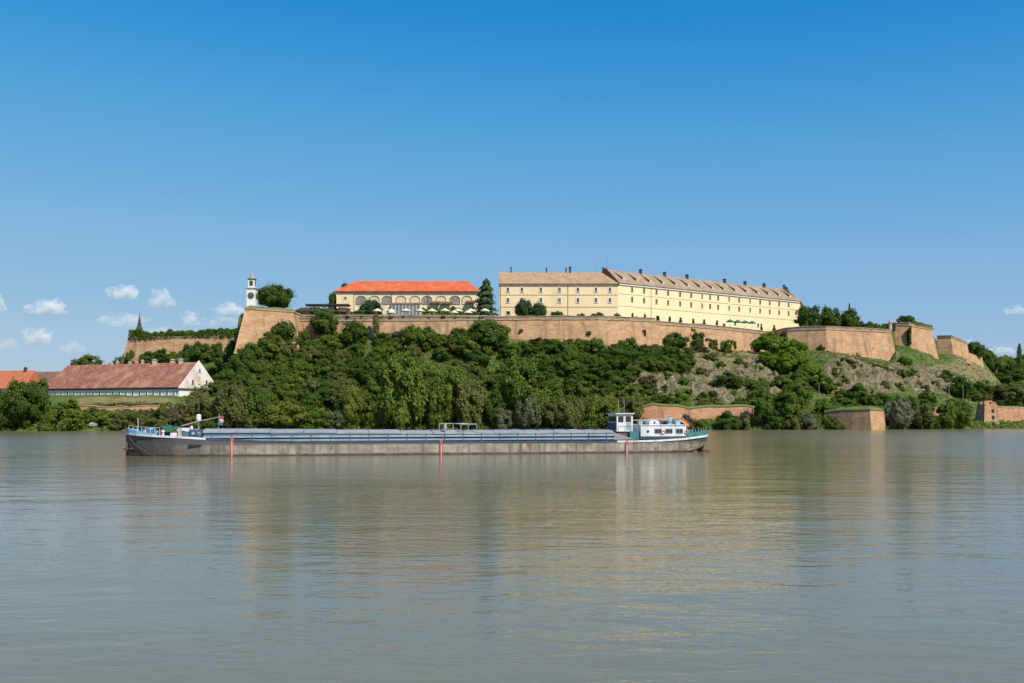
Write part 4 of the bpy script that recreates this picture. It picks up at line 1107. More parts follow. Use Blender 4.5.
# explicit trees along the river, left to right: column, foot row, width, height in picture units
RIV = [
    (4, 430, 34, 44, 'big', 'dark'), (22, 430, 40, 52, 'big', 'dark'), (36, 422, 30, 46, 'broad', 'dark'), (50, 431, 26, 30, 'bush', 'mid'), (70, 431, 42, 36, 'bush', 'mid'), (90, 424, 22, 22, 'bush', 'mid'),
    (108, 423, 26, 16, 'bush', 'mid'), (124, 429, 26, 20, 'bush', 'olive'), (100, 416, 18, 10, 'bush', 'olive'), (140, 427, 26, 20, 'bush', 'olive'), (128, 418, 20, 12, 'bush', 'mid'), (164, 420, 16, 17, 'broad', 'mid'), (160, 428, 24, 14, 'bush', 'olive'),
    (178, 424, 24, 26, 'bush', 'dry'), (150, 416, 20, 9, 'bush', 'olive'), (198, 424, 26, 40, 'broad', 'olive'), (212, 427, 22, 26, 'bush', 'dark'), (190, 428, 24, 16, 'bush', 'olive'),
    (234, 428, 38, 56, 'willow', 'olive'), (258, 428, 26, 44, 'broad', 'dark'), (285, 429, 50, 32, 'willow', 'yellow'), (252, 429, 20, 18, 'bush', 'olive'), (318, 429, 34, 24, 'bush', 'mid'), (337, 429, 22, 22, 'bush', 'silver'),
    (352, 428, 30, 46, 'broad', 'yellow'), (372, 429, 24, 34, 'broad', 'yellow'), (345, 412, 34, 34, 'broad', 'olive'), (404, 429, 58, 84, 'willow', 'mid'), (384, 429, 28, 40, 'willow', 'olive'), (437, 429, 34, 56, 'willow', 'mid'),
    (452, 424, 44, 66, 'big', 'mid'), (470, 429, 38, 54, 'willow', 'olive'), (495, 429, 26, 40, 'broad', 'dark'), (502, 430, 24, 24, 'willow', 'silver'),
    (522, 424, 54, 74, 'big', 'mid'), (527, 430, 34, 42, 'willow', 'silver'), (553, 430, 26, 32, 'broad', 'olive'), (569, 429, 34, 38, 'willow', 'olive'), (548, 424, 40, 44, 'broad', 'mid'), (592, 428, 30, 30, 'bush', 'mid'), (606, 428, 34, 34, 'broad', 'yellow'), (588, 418, 30, 26, 'bush', 'mid'),
    (633, 424, 26, 34, 'broad', 'olive'), (641, 411, 30, 16, 'bush', 'dark'), (622, 428, 22, 22, 'bush', 'dark'), (676, 410, 34, 24, 'bush', 'mid'), (686, 428, 16, 16, 'bush', 'dry'), (712, 408, 28, 14, 'bush', 'yellow'),
    (727, 429, 26, 22, 'bush', 'dark'), (742, 429, 22, 20, 'bush', 'olive'), (762, 428, 22, 44, 'broad', 'dark'), (757, 404, 24, 20, 'bush', 'mid'), (774, 429, 26, 22, 'bush', 'dark'), (793, 427, 28, 34, 'broad', 'mid'), (783, 412, 34, 24, 'broad', 'dark'), (790, 430, 24, 20, 'bush', 'olive'), (809, 429, 22, 22, 'bush', 'silver'), (824, 417, 24, 22, 'bush', 'mid'), (815, 424, 16, 14, 'bush', 'mid'),
    (800, 402, 30, 24, 'broad', 'mid'), (839, 404, 18, 12, 'bush', 'mid'), (858, 404, 26, 25, 'bush', 'dark'), (880, 404, 26, 14, 'bush', 'mid'),
    (898, 429, 32, 38, 'willow', 'silver'), (918, 429, 34, 34, 'willow', 'olive'), (908, 408, 26, 14, 'bush', 'mid'), (928, 404, 20, 14, 'bush', 'mid'), (948, 429, 26, 30, 'broad', 'mid'), (960, 429, 24, 32, 'willow', 'mid'), (934, 429, 14, 16, 'bush', 'dark'), (956, 412, 24, 18, 'bush', 'dark'), (828, 428, 14, 16, 'bush', 'mid'),
    (962, 399, 28, 26, 'broad', 'dark'), (982, 398, 24, 20, 'broad', 'dark'), (1004, 408, 46, 28, 'big', 'olive'), (1022, 410, 30, 24, 'broad', 'dark'), (1046, 410, 46, 28, 'big', 'mid'),
    # higher on the slope
    (833, 431, 18, 14, 'bush', 'dark'), (845, 431, 12, 8, 'bush', 'mid'), (686, 416, 14, 14, 'bush', 'mid'), (701, 430, 20, 12, 'bush', 'mid'),
    (360, 337, 18, 9, 'bush', 'dry'), (398, 339, 22, 10, 'bush', 'dry'), (441, 341, 20, 9, 'bush', 'mid'), (540, 344, 26, 7, 'bush', 'dry'), (577, 344, 24, 7, 'bush', 'olive'), (620, 348, 24, 6, 'bush', 'dry'), (645, 350, 20, 6, 'bush', 'dry'), (668, 372, 20, 12, 'bush', 'olive'), (684, 384, 16, 9, 'bush', 'mid'), (648, 384, 20, 12, 'bush', 'dry'),
    (243, 372, 24, 26, 'broad', 'dark'), (846, 405, 22, 9, 'bush', 'mid'), (866, 405, 18, 8, 'bush', 'olive'), (834, 410, 18, 10, 'bush', 'mid'), (655, 407, 24, 12, 'bush', 'dark'), (685, 412, 10, 12, 'bush', 'mid'), (745, 406, 26, 10, 'bush', 'mid'),
    (253, 366, 26, 26, 'broad', 'dark'), (268, 356, 26, 24, 'broad', 'dark'), (258, 384, 26, 24, 'broad', 'dark'), (300, 352, 24, 22, 'broad', 'dark'), (222, 372, 22, 22, 'broad', 'dark'), (205, 364, 20, 22, 'broad', 'dark'), (190, 362, 22, 22, 'bush', 'dark'), (176, 361, 20, 16, 'bush', 'mid'), (162, 361, 22, 18, 'bush', 'dark'), (148, 362, 20, 16, 'bush', 'dark'), (155, 362, 16, 14, 'bush', 'mid'), (183, 362, 16, 18, 'bush', 'dark'), (200, 364, 18, 24, 'broad', 'dark'), (216, 358, 20, 20, 'broad', 'dark'), (130, 362, 14, 20, 'bush', 'dark'),
    (284, 344, 28, 27, 'broad', 'dark'), (325, 340, 30, 32, 'broad', 'dark'), (233, 362, 16, 24, 'broad', 'dark'), (488, 352, 44, 32, 'dome', 'dark'), (461, 352, 30, 26, 'broad', 'dark'), (414, 350, 26, 26, 'broad', 'mid'), (428, 349, 18, 21, 'broad', 'dark'), (354, 346, 30, 18, 'broad', 'mid'),
    (673, 341, 30, 19, 'bush', 'dark'), (696, 344, 22, 22, 'bush', 'dark'), (731, 342, 13, 14, 'bush', 'mid'), (726, 353, 14, 16, 'bush', 'mid'), (700, 352, 18, 10, 'bush', 'dry'), (712, 345, 16, 12, 'bush', 'olive'), (728, 388, 34, 18, 'bush', 'dark'), (757, 390, 22, 14, 'bush', 'mid'), (711, 360, 18, 9, 'bush', 'olive'), (742, 368, 14, 8, 'bush', 'olive'), (703, 398, 12, 8, 'bush', 'mid'),
    (786, 338, 22, 19, 'broad', 'dark'), (766, 356, 30, 26, 'broad', 'bright'), (781, 360, 28, 24, 'broad', 'bright'), (797, 362, 30, 24, 'broad', 'bright'), (768, 368, 24, 18, 'broad', 'bright'), (784, 374, 28, 22, 'broad', 'bright'), (803, 374, 26, 22, 'broad', 'bright'), (814, 386, 28, 24, 'broad', 'bright'), (797, 388, 26, 20, 'broad', 'mid'), (782, 390, 22, 16, 'broad', 'mid'), (825, 394, 22, 18, 'broad', 'mid'), (793, 351, 18, 13, 'broad', 'bright'),
    (905, 365, 16, 12, 'bush', 'mid'), (911, 378, 18, 12, 'bush', 'mid'), (946, 380, 16, 12, 'bush', 'dark'), (856, 350, 8, 5, 'bush', 'olive'), (821, 350, 9, 7, 'bush', 'dark'),
]
for a in RIV: slope_plant(*a)
# the dense wood on the slope: scattered crowns, no two closer than their size allows
def scatter(poly, n, wr, hr, kinds, leaves, tries=6000, sep=0.46):
    got = []
    def inside(x, y):
        c = False; j = len(poly) - 1
        for i in range(len(poly)):
            xi, yi = poly[i]; xj, yj = poly[j]
            if (yi > y) != (yj > y) and x < (xj - xi) * (y - yi) / (yj - yi) + xi: c = not c
            j = i
        return c
    x0 = min(p[0] for p in poly); x1 = max(p[0] for p in poly); y0 = min(p[1] for p in poly); y1 = max(p[1] for p in poly)
    for _ in range(tries):
        if len(got) >= n: break
        x, y = rnd.uniform(x0, x1), rnd.uniform(y0, y1)
        if not inside(x, y): continue
        w_ = rnd.uniform(*wr)
        if any(math.hypot(x - a, (y - b_) * 1.35) < sep * (w_ + c_) / 2 for a, b_, c_ in got): continue
        got.append((x, y, w_))
        slope_plant(x, y, w_, w_ * rnd.uniform(*hr), rnd.choice(kinds), rnd.choice(leaves))
scatter([(228, 382), (240, 362), (268, 348), (300, 344), (470, 350), (505, 356), (510, 400), (420, 408), (330, 412), (250, 414), (230, 406)], 92, (17, 28), (0.75, 1.0), ['broad', 'broad', 'bush'], ['dark', 'dark', 'mid', 'dark', 'mid', 'olive'])
scatter([(505, 352), (560, 348), (600, 354), (650, 350), (694, 356), (690, 372), (640, 380), (600, 398), (530, 400)], 58, (16, 26), (0.6, 0.85), ['broad', 'bush'], ['dark', 'dark', 'mid'])
scatter([(600, 380), (640, 378), (655, 396), (610, 412), (590, 405)], 8, (14, 20), (0.6, 0.85), ['bush'], ['mid', 'olive'])
scatter([(664, 362), (770, 362), (775, 398), (664, 398)], 24, (7, 14), (0.5, 0.8), ['bush'], ['mid', 'olive', 'dark'])
scatter([(824, 358), (900, 368), (955, 380), (950, 396), (828, 392)], 26, (6, 13), (0.5, 0.8), ['bush'], ['mid', 'olive', 'olive'])
scatter([(184, 368), (236, 362), (232, 400), (216, 400), (206, 380)], 9, (13, 20), (0.8, 1.0), ['broad', 'bush'], ['dark', 'dark', 'mid'])
scatter([(640, 396), (700, 400), (760, 400), (760, 408), (640, 408)], 8, (10, 16), (0.5, 0.7), ['bush'], ['mid', 'olive'])
scatter([(828, 398), (960, 398), (985, 404), (985, 420), (900, 414), (828, 406)], 14, (12, 20), (0.6, 0.85), ['bush', 'broad'], ['mid', 'dark', 'olive'])

# on the plateau
def top_plant(px, Y, py_top, wpx, kind, leaf, label, z0=43.8, **k):
    h_ = Z(py_top, Y) - z0
    return plant(px, Y, z0, wpx * Y / FOC, h_, kind, leaf, label, **k)
top_plant(275, 388, 283.5, 35, 'dome', 'dark', 'large round dark green tree beside the white clock tower', 44.5, lift=0.12)
top_plant(484.5, 418, 278.0, 37, 'conifer', 'pine', 'dark conifer between the orange-roofed building and the yellow barracks', 43.6, lift=0.02)
top_plant(370, 424, 298.5, 26, 'dome', 'pine', 'dark round tree in front of the orange-roofed building', 44)
top_plant(346, 462, 281.5, 16, 'broad', 'dark', 'dark tree peeping over the left end of the orange roof', 44, lift=0.62)
top_plant(335, 466, 290, 14, 'broad', 'dark', 'tree at the left wall of the orange-roofed building', 44, lift=0.4)
top_plant(524, 420, 298.5, 19, 'dome', 'pine', 'dark round tree against the yellow barracks, left of a close pair', 43.6)
top_plant(537, 420, 301.5, 18, 'dome', 'pine', 'dark round tree against the yellow barracks, right of a close pair', 43.6)
top_plant(557, 412, 309.5, 15, 'bush', 'mid', 'low bush on the terrace right of the dark tree pair', 44.2, cat='shrub')
top_plant(581, 410, 312, 11, 'bush', 'olive', 'small olive bush on the parapet, third right of the dark tree pair', 44.2, cat='shrub')
top_plant(597, 410, 310.5, 16, 'bush', 'mid', 'wide low bush on the terrace above the rampart corner', 44.2, cat='shrub')
top_plant(617, 412, 312, 9, 'bush', 'dark', 'small dark bush at the bend of the barracks', 44.2, cat='shrub')
top_plant(808, 468, 303, 27, 'big', 'dark', 'dark green tree covering the right end of the barracks', 43)
top_plant(829, 474, 305, 27, 'big', 'dark', 'broad dark tree in the middle of the three on the broad bastion', 43)
top_plant(848, 478, 308, 26, 'broad', 'dark', 'tree right of the two broad ones on the bastion top', 43)
top_plant(850, 486, 303, 5, 'column', 'pine', 'narrow pointed cypress among the bastion trees', 43)
top_plant(905, 496, 312, 19, 'umbrella', 'dark', 'flat-topped tree on the ivy-hung bastion', 46.5)
top_plant(975, 556, 341, 21, 'dome', 'dark', 'round dark tree on the lowest bastion at right', 36.5)
top_plant(89, 424, 353, 27, 'broad', 'mid', 'green tree crown showing over the red-tiled ridge', 14, lift=0.5)
top_plant(75, 428, 358, 8, 'broad', 'mid', 'small tree crown left of the one over the red-tiled ridge', 14, lift=0.6)
top_plant(120, 436, 356, 14, 'broad', 'dark', 'tree crown over the ridge just left of the far bastion', 20, lift=0.4)
top_plant(133, 434, 335, 15, 'broad', 'dark', 'dark tree at the left corner of the far left bastion', 30)
for i, (px, py) in enumerate(((858, 327), (380, 326))):
    pass
top_plant(376.5, 387.5, 312, 9, 'column', 'olive', 'thin greyish cypress before the curtain wall under the parasols', 34.5, lift=0.2)
# potted plants along the barracks terrace
for i, (px, py) in enumerate(((632.5, 311), (636, 314.25), (645, 312), (658, 314.25), (669.5, 315), (680.5, 316.5), (693.5, 317), (704, 319), (717, 320), (724, 322.5), (761.5, 322), (774, 324))):
    Y = interp([(630, 410), (655, 414), (720, 447), (780, 482)], px)
    top_plant(px, Y, py, 3.6 if i % 2 else 2.8, 'bush', 'pine', 'small dark potted shrub along the barracks foot, ' + ordinal(i, 12) + ' of twelve', 43.2, cat='shrub', name='potted_shrub', group='potted shrubs along the barracks foot')
# tufts hanging on the parapet under the cream parasols
for i, px in enumerate((347.5, 361.5, 381, 390.5, 403, 429, 443, 455, 468, 481)):
    top_plant(px, interp([(294, 391), (400, 391.5), (500, 393)], px) + 0.4, 315.2 + 0.7 * (i % 3), 4.5 if i % 3 else 6, 'bush', ['pine', 'dark', 'olive'][i % 3], 'dark tuft on the parapet below the parasol terrace, ' + ordinal(i, 10), 42.9, cat='shrub', name='wall_shrub', group='tufts on the long parapet')
# shrubs rooted in the brickwork
wl_ = [(521, 332), (589, 335), (706, 341), (872, 350)]
wy_ = [(p_[0], p_[1]) for p_ in CW + LC + RB]
for i, (px, py) in enumerate(wl_):
    Y = interp(wy_, px) - 1.3
    plant(px, Y, Z(py, Y), 1.9 + 0.5 * (i % 3), 1.5 + 0.4 * (i % 2), 'bush', ['mid', 'olive', 'dark'][i % 3], 'small shrub rooted in the rampart brick face, ' + ordinal(i, len(wl_)) + ' of four', cat='shrub', name='wall_shrub', group='shrubs rooted in the rampart brick')
# hedges: one clipped strip each
def hedge(name, pts, hgt, dep, leaf, label, n=2600, z_lo=0.0, kindcat='hedge', s0=0.32):
    r_ = random.Random(hash(label) % 1000 if False else len(label) * 7)
    V, F = [], []
    for i in range(n):
        t = r_.random() * (len(pts) - 1); k = int(t); u = t - k
        x, y, z = (lerp(pts[k][j], pts[k + 1][j], u) for j in range(3))
        hh = hgt * (0.75 + 0.5 * noise.noise((x * 0.12, 5, 0)) + 0.3 * noise.noise((x * 0.45, 2, 0)))
        zz = r_.random() ** 0.7
        dd = r_.uniform(-1, 1) * dep * math.sqrt(max(0.0, 1 - 0.6 * zz))
        p = Vector((x, y + dd, z + z_lo + hh * zz))
        leaf_quad(V, F, p, Vector((0.1, -0.6 if dd < 0 else 0.6, 0.6)) + rand_dir(r_) * 0.7, s0 * r_.uniform(0.7, 1.3), r_)
    o = MB().add(V, F).build(name, M['leaf_' + leaf])
    c = pts[len(pts) // 2]
    o.data.transform(__import__('mathutils').Matrix.Translation((-c[0], -c[1], -c[2]))); o.location = c
    return tag(o, label, kindcat)
hedge('hedge', [(X(130, 433), 433, 37.2), (X(180, 433), 433, 37.8), (X(238, 431), 431, 38.5)], 4.4, 2.6, 'dark', 'long overgrown hedge along the top of the far left bastion', 8000)
hedge('hedge', [(X(860, 480), 480, 43.0), (X(878, 482), 482, 43.0), (X(897, 500), 500, 44.25)], 7.2, 2.0, 'dark', 'dark hedge on the bastion right of the three trees', 3600)
hedge('hedge', [(X(422, 428), 428, 45.5), (X(450, 428), 428, 46), (X(474, 428), 428, 46)], 6.3, 1.5, 'mid', 'green terrace hedge between the cream parasols and the arched windows', 3200)
hedge('hedge', [(X(345, 414), 414, 44.25), (X(358, 414), 414, 44.25), (X(364, 414), 414, 44.25)], 4.0, 1.2, 'pine', 'dark hedge right of the terrace pavilion', 900)
hedge('hedge', [(X(896, 490), 490, 47.4), (X(915, 482), 482, 47.6), (X(932, 492), 492, 46.4)], 2.6, 1.6, 'mid', 'shaggy growth along the top of the ivy-hung bastion', 1300)
hedge('ivy', [(X(907, 477.0), 477.0, 37.5), (X(909.5, 475.6), 475.6, 37.5), (X(911, 476.2), 476.2, 38)], 10.5, 0.5, 'dark', 'dark ivy hanging down the corner of the red brick bastion', 900, kindcat='ivy')
hedge('hedge', [(X(92, 336.4), 336.4, 7.4), (X(130, 335.6), 335.6, 7.4), (X(170, 335.8), 335.8, 7.4)], 2.2, 1.4, 'olive', 'rough grass fringe above the low brick retaining wall', 1800)
hedge('hedge', [(X(826, 350), 350, 6.2), (X(848, 345), 345, 7.2), (X(868, 341), 341, 7.3), (X(882, 347), 347, 6.7)], 1.5, 1.6, 'mid', 'rough green growth covering the top of the riverside ravelin', 1500, s0=0.2)
# far trees beyond the right end of the fortress
nfar = 0
far = []
for _ in range(900):
    if nfar >= 34: break
    px = rnd.uniform(982, 1075); Y = rnd.uniform(600, 700)
    if any(abs(px - a) < 6.5 and abs(Y - b_) < 30 for a, b_ in far): continue
    far.append((px, Y)); nfar += 1
for px, Y in far:
    z0 = ground(px, Y)
    plant(px, Y, z0 - 0.5, rnd.uniform(10, 16), rnd.uniform(8, 13), 'broad', rnd.choice(['dark', 'mid', 'mid', 'bright' if px > 1012 else 'dark']), group='far trees beyond the right end of the fortress')
plant(1019, 640, 36, 4, 14, 'column', 'mid', 'slim pale green poplar above the far trees at the right edge')

# labels of the slope plants: what it is, how high on the slope, below which landmark
LM = [(-99, 'in front of the orange-red roof'), (46, 'before the red-tiled building'), (118, "behind the barge's bow"), (176, 'below the white gable'), (222, 'below the clock tower'), (266, 'below the big round tree'),
      (296, 'below the terrace pavilion'), (350, 'below the leftmost parasols'), (392, 'below the middle parasols'), (434, 'below the rightmost parasols'), (478, 'below the dark conifer'), (512, 'below the dark tree pair'), (546, 'below the left barracks wing'), (586, 'below the rampart corner'),
      (630, 'behind the wheelhouse'), (664, 'behind the stern cabin'), (700, 'right of the barge stern'), (726, 'below the green parasols'), (760, 'below the barracks end'), (800, 'below the bastion trees'), (836, 'above the ravelin'), (884, 'below the sentry turret'), (920, 'below the ivy-hung bastion'), (945, 'left of the river tower'), (974, 'around the river tower'), (996, 'above the right river wall')]
def lm(px):
    s = LM[0][1]
    for a, t_ in LM:
        if px >= a: s = t_
    return s
BAND = [(346, 'under the rampart'), (362, 'high on the slope'), (378, 'halfway up the slope'), (396, 'low on the slope'), (999, 'at the water')]
COLW = {'dark': 'dark green', 'mid': 'mid-green', 'bright': 'bright green', 'olive': 'olive green', 'yellow': 'yellowish green', 'silver': 'silvery', 'dry': 'dry brownish', 'pine': 'blackish green'}
cells = {}
for (px, py, leaf, kind, root, wd, hg) in plants:
    if root.get('group'):
        key = (COLW[leaf], 'tree', 'on the far hill', 'beyond the fortress')
    else:
        key = (COLW[leaf], {'bush': 'shrub', 'willow': 'willow'}.get(kind, 'tree'), next(t_ for a, t_ in BAND if py < a), lm(px))
    cells.setdefault(key, []).append((px, root))
for key, lst in cells.items():
    lst.sort(key=lambda q: q[0])
    for i, (px, root) in enumerate(lst):
        o_ = ordinal(i, len(lst))
        root['label'] = '%s %s %s %s' % key + (', ' + o_ if o_ else '')
        root['category'] = 'shrub' if key[1] == 'shrub' else 'tree'
        root['group'] = root.get('group') or ('shrubs on the slope and bank' if key[1] == 'shrub' else 'willows along the bank' if key[1] == 'willow' else 'trees of the slope wood')

# undergrowth nobody could count: low leaf tufts over the slope
r_ = random.Random(5)
V, F = [], []
for i in range(13000):
    px = r_.uniform(-20, 1040)
    P = column_profile(px)
    Y = r_.uniform(P[1][0] + 0.3, P[6][0] - 3) if r_.random() < 0.85 else r_.uniform(P[1][0] + 0.2, P[1][0] + 7)
    z = ground(px, Y); py = PY(z, Y)
    if region(ROCKS, px, py) > 0.35 and r_.random() < 0.72: continue
    if region(DRY, px, py) > 0.4 and r_.random() < 0.7: continue
    if 30 < px < 172 and 334 < Y < 380 : continue
    x = X(px, Y); s = r_.uniform(0.5, 1.4) * (1.6 if 225 < px < 690 and Y > P[1][0] + 8 else 1.0)
    for k in range(14 if 225 < px < 690 else 9):
        u = rand_dir(r_); u.z = abs(u.z)
        leaf_quad(V, F, Vector((x, Y, z)) + Vector((u.x * s, u.y * s, u.z * s * 0.7)), u + UP * 0.4 + rand_dir(r_) * 0.4, 0.28 * r_.uniform(0.7, 1.3), r_)
o = MB().add(V, F).build('undergrowth', M['leaf_mid'])
tag(o, 'low green undergrowth covering the slope and the river bank', 'undergrowth', kind='stuff')

V, F = [], []
for i in range(5200):
    px = r_.uniform(560, 1010)
    P = column_profile(px)
    Y = r_.uniform(P[1][0] + 4, P[6][0] - 2)
    z = ground(px, Y); py = PY(z, Y)
    if region(DRY, px, py) < 0.3 and region(ROCKS, px, py) < 0.3: continue
    x = X(px, Y); s = r_.uniform(0.3, 0.9)
    for k in range(6):
        u = rand_dir(r_); u.z = abs(u.z)
        leaf_quad(V, F, Vector((x, Y, z)) + Vector((u.x * s, u.y * s, u.z * s * 0.6)), u + UP * 0.3 + rand_dir(r_) * 0.4, 0.2 * r_.uniform(0.7, 1.3), r_, 1.6)
o = MB().add(V, F).build('dry_grass', M['leaf_dry'])
tag(o, 'dry yellowish grass tufts on the rocky slope under the bastions', 'grass', kind='stuff')

# boulders at the water edge, lamp posts
def boulder(px, py, w_, label, seed):
    Y = hit(px, py)
    r_ = random.Random(seed)
    vs = []; n = 9; rows = 6
    for i in range(rows):
        ph = math.pi * i / (rows - 1)
        for k in range(n):
            t = 2 * math.pi * k / n
            q = 1 + 0.3 * noise.noise((math.cos(t) * 1.4 + seed, math.sin(t) * 1.4, ph))
            vs.append((w_ * q * math.sin(ph) * math.cos(t), w_ * 0.7 * q * math.sin(ph) * math.sin(t), w_ * 0.55 * q * math.cos(ph)))
    fs = [(i * n + k, i * n + (k + 1) % n, (i + 1) * n + (k + 1) % n, (i + 1) * n + k) for i in range(rows - 1) for k in range(n)]
    o = MB().add(vs, fs).build('boulder', M['rock'])
    o.location = (X(px, Y), Y, ground(px, Y) + w_ * 0.25)
    tag(o, label, 'boulder', 'boulders on the bank')
boulder(93, 427, 1.7, 'pale boulder at the waterline left of the barge bow', 3)
boulder(3, 430, 1.0, 'small pale boulder at the waterline by the left picture edge', 8)
boulder(575, 427, 1.8, 'pale boulder just over the hatch covers left of the wheelhouse', 5)
boulder(584, 428, 1.1, 'smaller pale boulder beside the one left of the wheelhouse', 6)
boulder(923, 391, 1.0, 'white boulder on the rocky slope below the ivy-hung bastion', 9)
for i, (px, py, h_) in enumerate(((819, 408, 9), (963, 404, 9), (949, 402, 7), (668, 404, 9))):
    Y = hit(px, py); z0 = ground(px, Y)
    lp = empty('lamp_post', (X(px, Y), Y, z0), ['grey lamp post left of the ravelin', 'tall grey lamp post among dark trees right of the wall fragment', 'shorter grey lamp post above the wall fragment', 'grey lamp post above the orange wall behind the stern'][i], 'lamp post', 'lamp posts along the bank road')
    MB().tube([(0, 0, -0.5), (0, 0, h_)], [0.14, 0.08], 7).build('pole', M['steel'], lp)
    mb = MB(); mb.tube([(0, 0, h_), (0.5, -0.2, h_ + 0.3), (1.3, -0.5, h_ + 0.35)], 0.05, 6); mb.build('arm', M['steel'], lp)
    MB().box((1.5, -0.58, h_ + 0.33), (0.7, 0.3, 0.16)).build('lamp_head', M['frame'], lp)

# ------------------------------------------------------------------ the barge
def hull_mat():
    m, t, b = new_mat('worn_hull_paint')
    N, L = t.nodes, t.links
    tc = N.new('ShaderNodeTexCoord')
    def nz(sc, st, det=6, ro=0.6):
        mp = N.new('ShaderNodeMapping'); mp.inputs['Scale'].default_value = st
        L.new(tc.outputs['Object'], mp.inputs['Vector'])
        n = N.new('ShaderNodeTexNoise'); n.inputs['Scale'].default_value = sc; n.inputs['Detail'].default_value = det; n.inputs['Roughness'].default_value = ro
        L.new(mp.outputs[0], n.inputs['Vector']); return n.outputs['Fac']
    def rng(v, a, bb, lo=0.0, hi=1.0):
        r = N.new('ShaderNodeMapRange'); r.inputs['From Min'].default_value = a; r.inputs['From Max'].default_value = bb; r.inputs['To Min'].default_value = lo; r.inputs['To Max'].default_value = hi
        L.new(v, r.inputs['Value']); return r.outputs[0]
    def mixc(f, A, B):
        x = N.new('ShaderNodeMix'); x.data_type = 'RGBA'; L.new(f, x.inputs['Factor'])
        for k, c in (('A', A), ('B', B)):
            if isinstance(c, tuple): x.inputs[k].default_value = (*c, 1)
            else: L.new(c, x.inputs[k])
        return x.outputs['Result']
    sp = N.new('ShaderNodeSeparateXYZ'); L.new(tc.outputs['Object'], sp.inputs[0])
    worn = mixc(rng(nz(0.5, (1, 1, 1.5)), 0.35, 0.65), (0.20, 0.17, 0.135), (0.39, 0.335, 0.26))
    streak = mixc(rng(nz(1.0, (1.6, 1.6, 0.12)), 0.48, 0.68), worn, (0.12, 0.095, 0.075))
    # black bow paint wearing away towards midships
    a = N.new('ShaderNodeMath'); a.operation = 'MULTIPLY_ADD'; L.new(nz(0.35, (0.6, 1, 1.4)), a.inputs[0]); a.inputs[1].default_value = 14.0; L.new(sp.outputs['X'], a.inputs[2])
    bowf = rng(a.outputs[0], -33.0, -16.0, 0.92, 0.0)
    c = mixc(bowf, streak, (0.055, 0.052, 0.055))
    # dark upper strake, tide line of grime
    z2 = N.new('ShaderNodeMath'); z2.operation = 'MULTIPLY_ADD'; L.new(nz(0.8, (1, 1, 0.5)), z2.inputs[0]); z2.inputs[1].default_value = 0.5; L.new(sp.outputs['Z'], z2.inputs[2])
    c = mixc(rng(z2.outputs[0], 1.55, 1.95), c, (0.09, 0.085, 0.09))
    c = mixc(rng(z2.outputs[0], 0.62, 0.32), c, (0.045, 0.035, 0.025))
    c = mixc(rng(nz(0.9, (1, 1, 0.5)), 0.62, 0.7), c, (0.17, 0.085, 0.05))
    L.new(c, b.inputs['Base Color'])
    b.inputs['Roughness'].default_value = 0.7
    return m
M['hull'] = hull_mat()
M['ship_white'] = mat('white_ship_paint', (0.74, 0.74, 0.73), (0.56, 0.56, 0.55), 1.2, 0.5, (1, 1, 0.3), (0.40, 0.31, 0.25), 0.9, f3=(0.56, 0.72))
M['ship_pale'] = mat('pale_blue_paint', (0.32, 0.40, 0.46), (0.22, 0.29, 0.35), 0.6, 0.55, (1, 1, 0.5), (0.30, 0.27, 0.25), 0.5, f3=(0.58, 0.72))
M['ship_blue'] = mat('blue_ship_paint', (0.07, 0.17, 0.27), (0.05, 0.12, 0.20), 0.6, 0.55, (1, 1, 0.5), (0.12, 0.11, 0.11), 0.5, f3=(0.58, 0.72))
M['ship_light'] = mat('light_blue_paint', (0.25, 0.52, 0.68), (0.18, 0.42, 0.58), 0.8, 0.5)
M['ship_teal'] = mat('teal_deck_paint', (0.06, 0.20, 0.20), (0.04, 0.14, 0.15), 0.8, 0.6)
M['ship_navy'] = mat('navy_ship_paint', (0.06, 0.09, 0.13), (0.04, 0.06, 0.09), 0.6, 0.6)
M['hatch'] = mat('grey_hatch_sheet', (0.30, 0.30, 0.30), (0.22, 0.22, 0.225), 0.4, 0.55, (1, 1, 1), (0.36, 0.34, 0.31), 0.3, metal=0.0)
M['ship_grey'] = mat('light_grey_paint', (0.36, 0.36, 0.34), (0.27, 0.27, 0.26), 1.0, 0.6)
M['deck'] = mat('brown_deck', (0.13, 0.10, 0.085), (0.09, 0.075, 0.07), 0.6, 0.8)
M['red_mark'] = mat('red_mark_paint', (0.50, 0.09, 0.07), (0.40, 0.12, 0.10), 1.0, 0.6, (1, 1, 1), (0.22, 0.14, 0.11), 1.6, f3=(0.5, 0.62))
M['pink_mark'] = mat('faded_red_paint', (0.78, 0.36, 0.30), (0.70, 0.28, 0.24), 1.0, 0.5)
M['anchor'] = mat('rusty_iron', (0.20, 0.07, 0.045), (0.12, 0.05, 0.035), 2.0, 0.85)
M['tarp'] = mat('green_tarpaulin', (0.02, 0.17, 0.12), (0.015, 0.12, 0.09), 1.0, 0.7)
M['flag_y'] = mat('flag_gold', (0.62, 0.34, 0.05)); M['flag_r'] = mat('flag_red', (0.38, 0.07, 0.04)); M['flag_k'] = mat('flag_black', (0.02, 0.02, 0.02)); M['flag_w'] = mat('flag_white', (0.55, 0.46, 0.50)); M['flag_b'] = mat('flag_blue', (0.16, 0.12, 0.26)); M['flag_f'] = mat('faded_flag_red', (0.40, 0.07, 0.07))

A0 = Vector((X(126, 137.6), 137.6)); A1 = Vector((X(704.5, 154.2), 154.2))
LB_ = (A1 - A0).length; hl = LB_ / 2
bc = (A0 + A1) / 2
ang = math.atan2(A1.y - A0.y, A1.x - A0.x)
bc2 = bc
bg_ = empty('cargo_barge', (bc2.x, bc2.y, 0), 'long low cargo barge with grey hatch covers and a white stern cabin', 'barge', rz=ang)
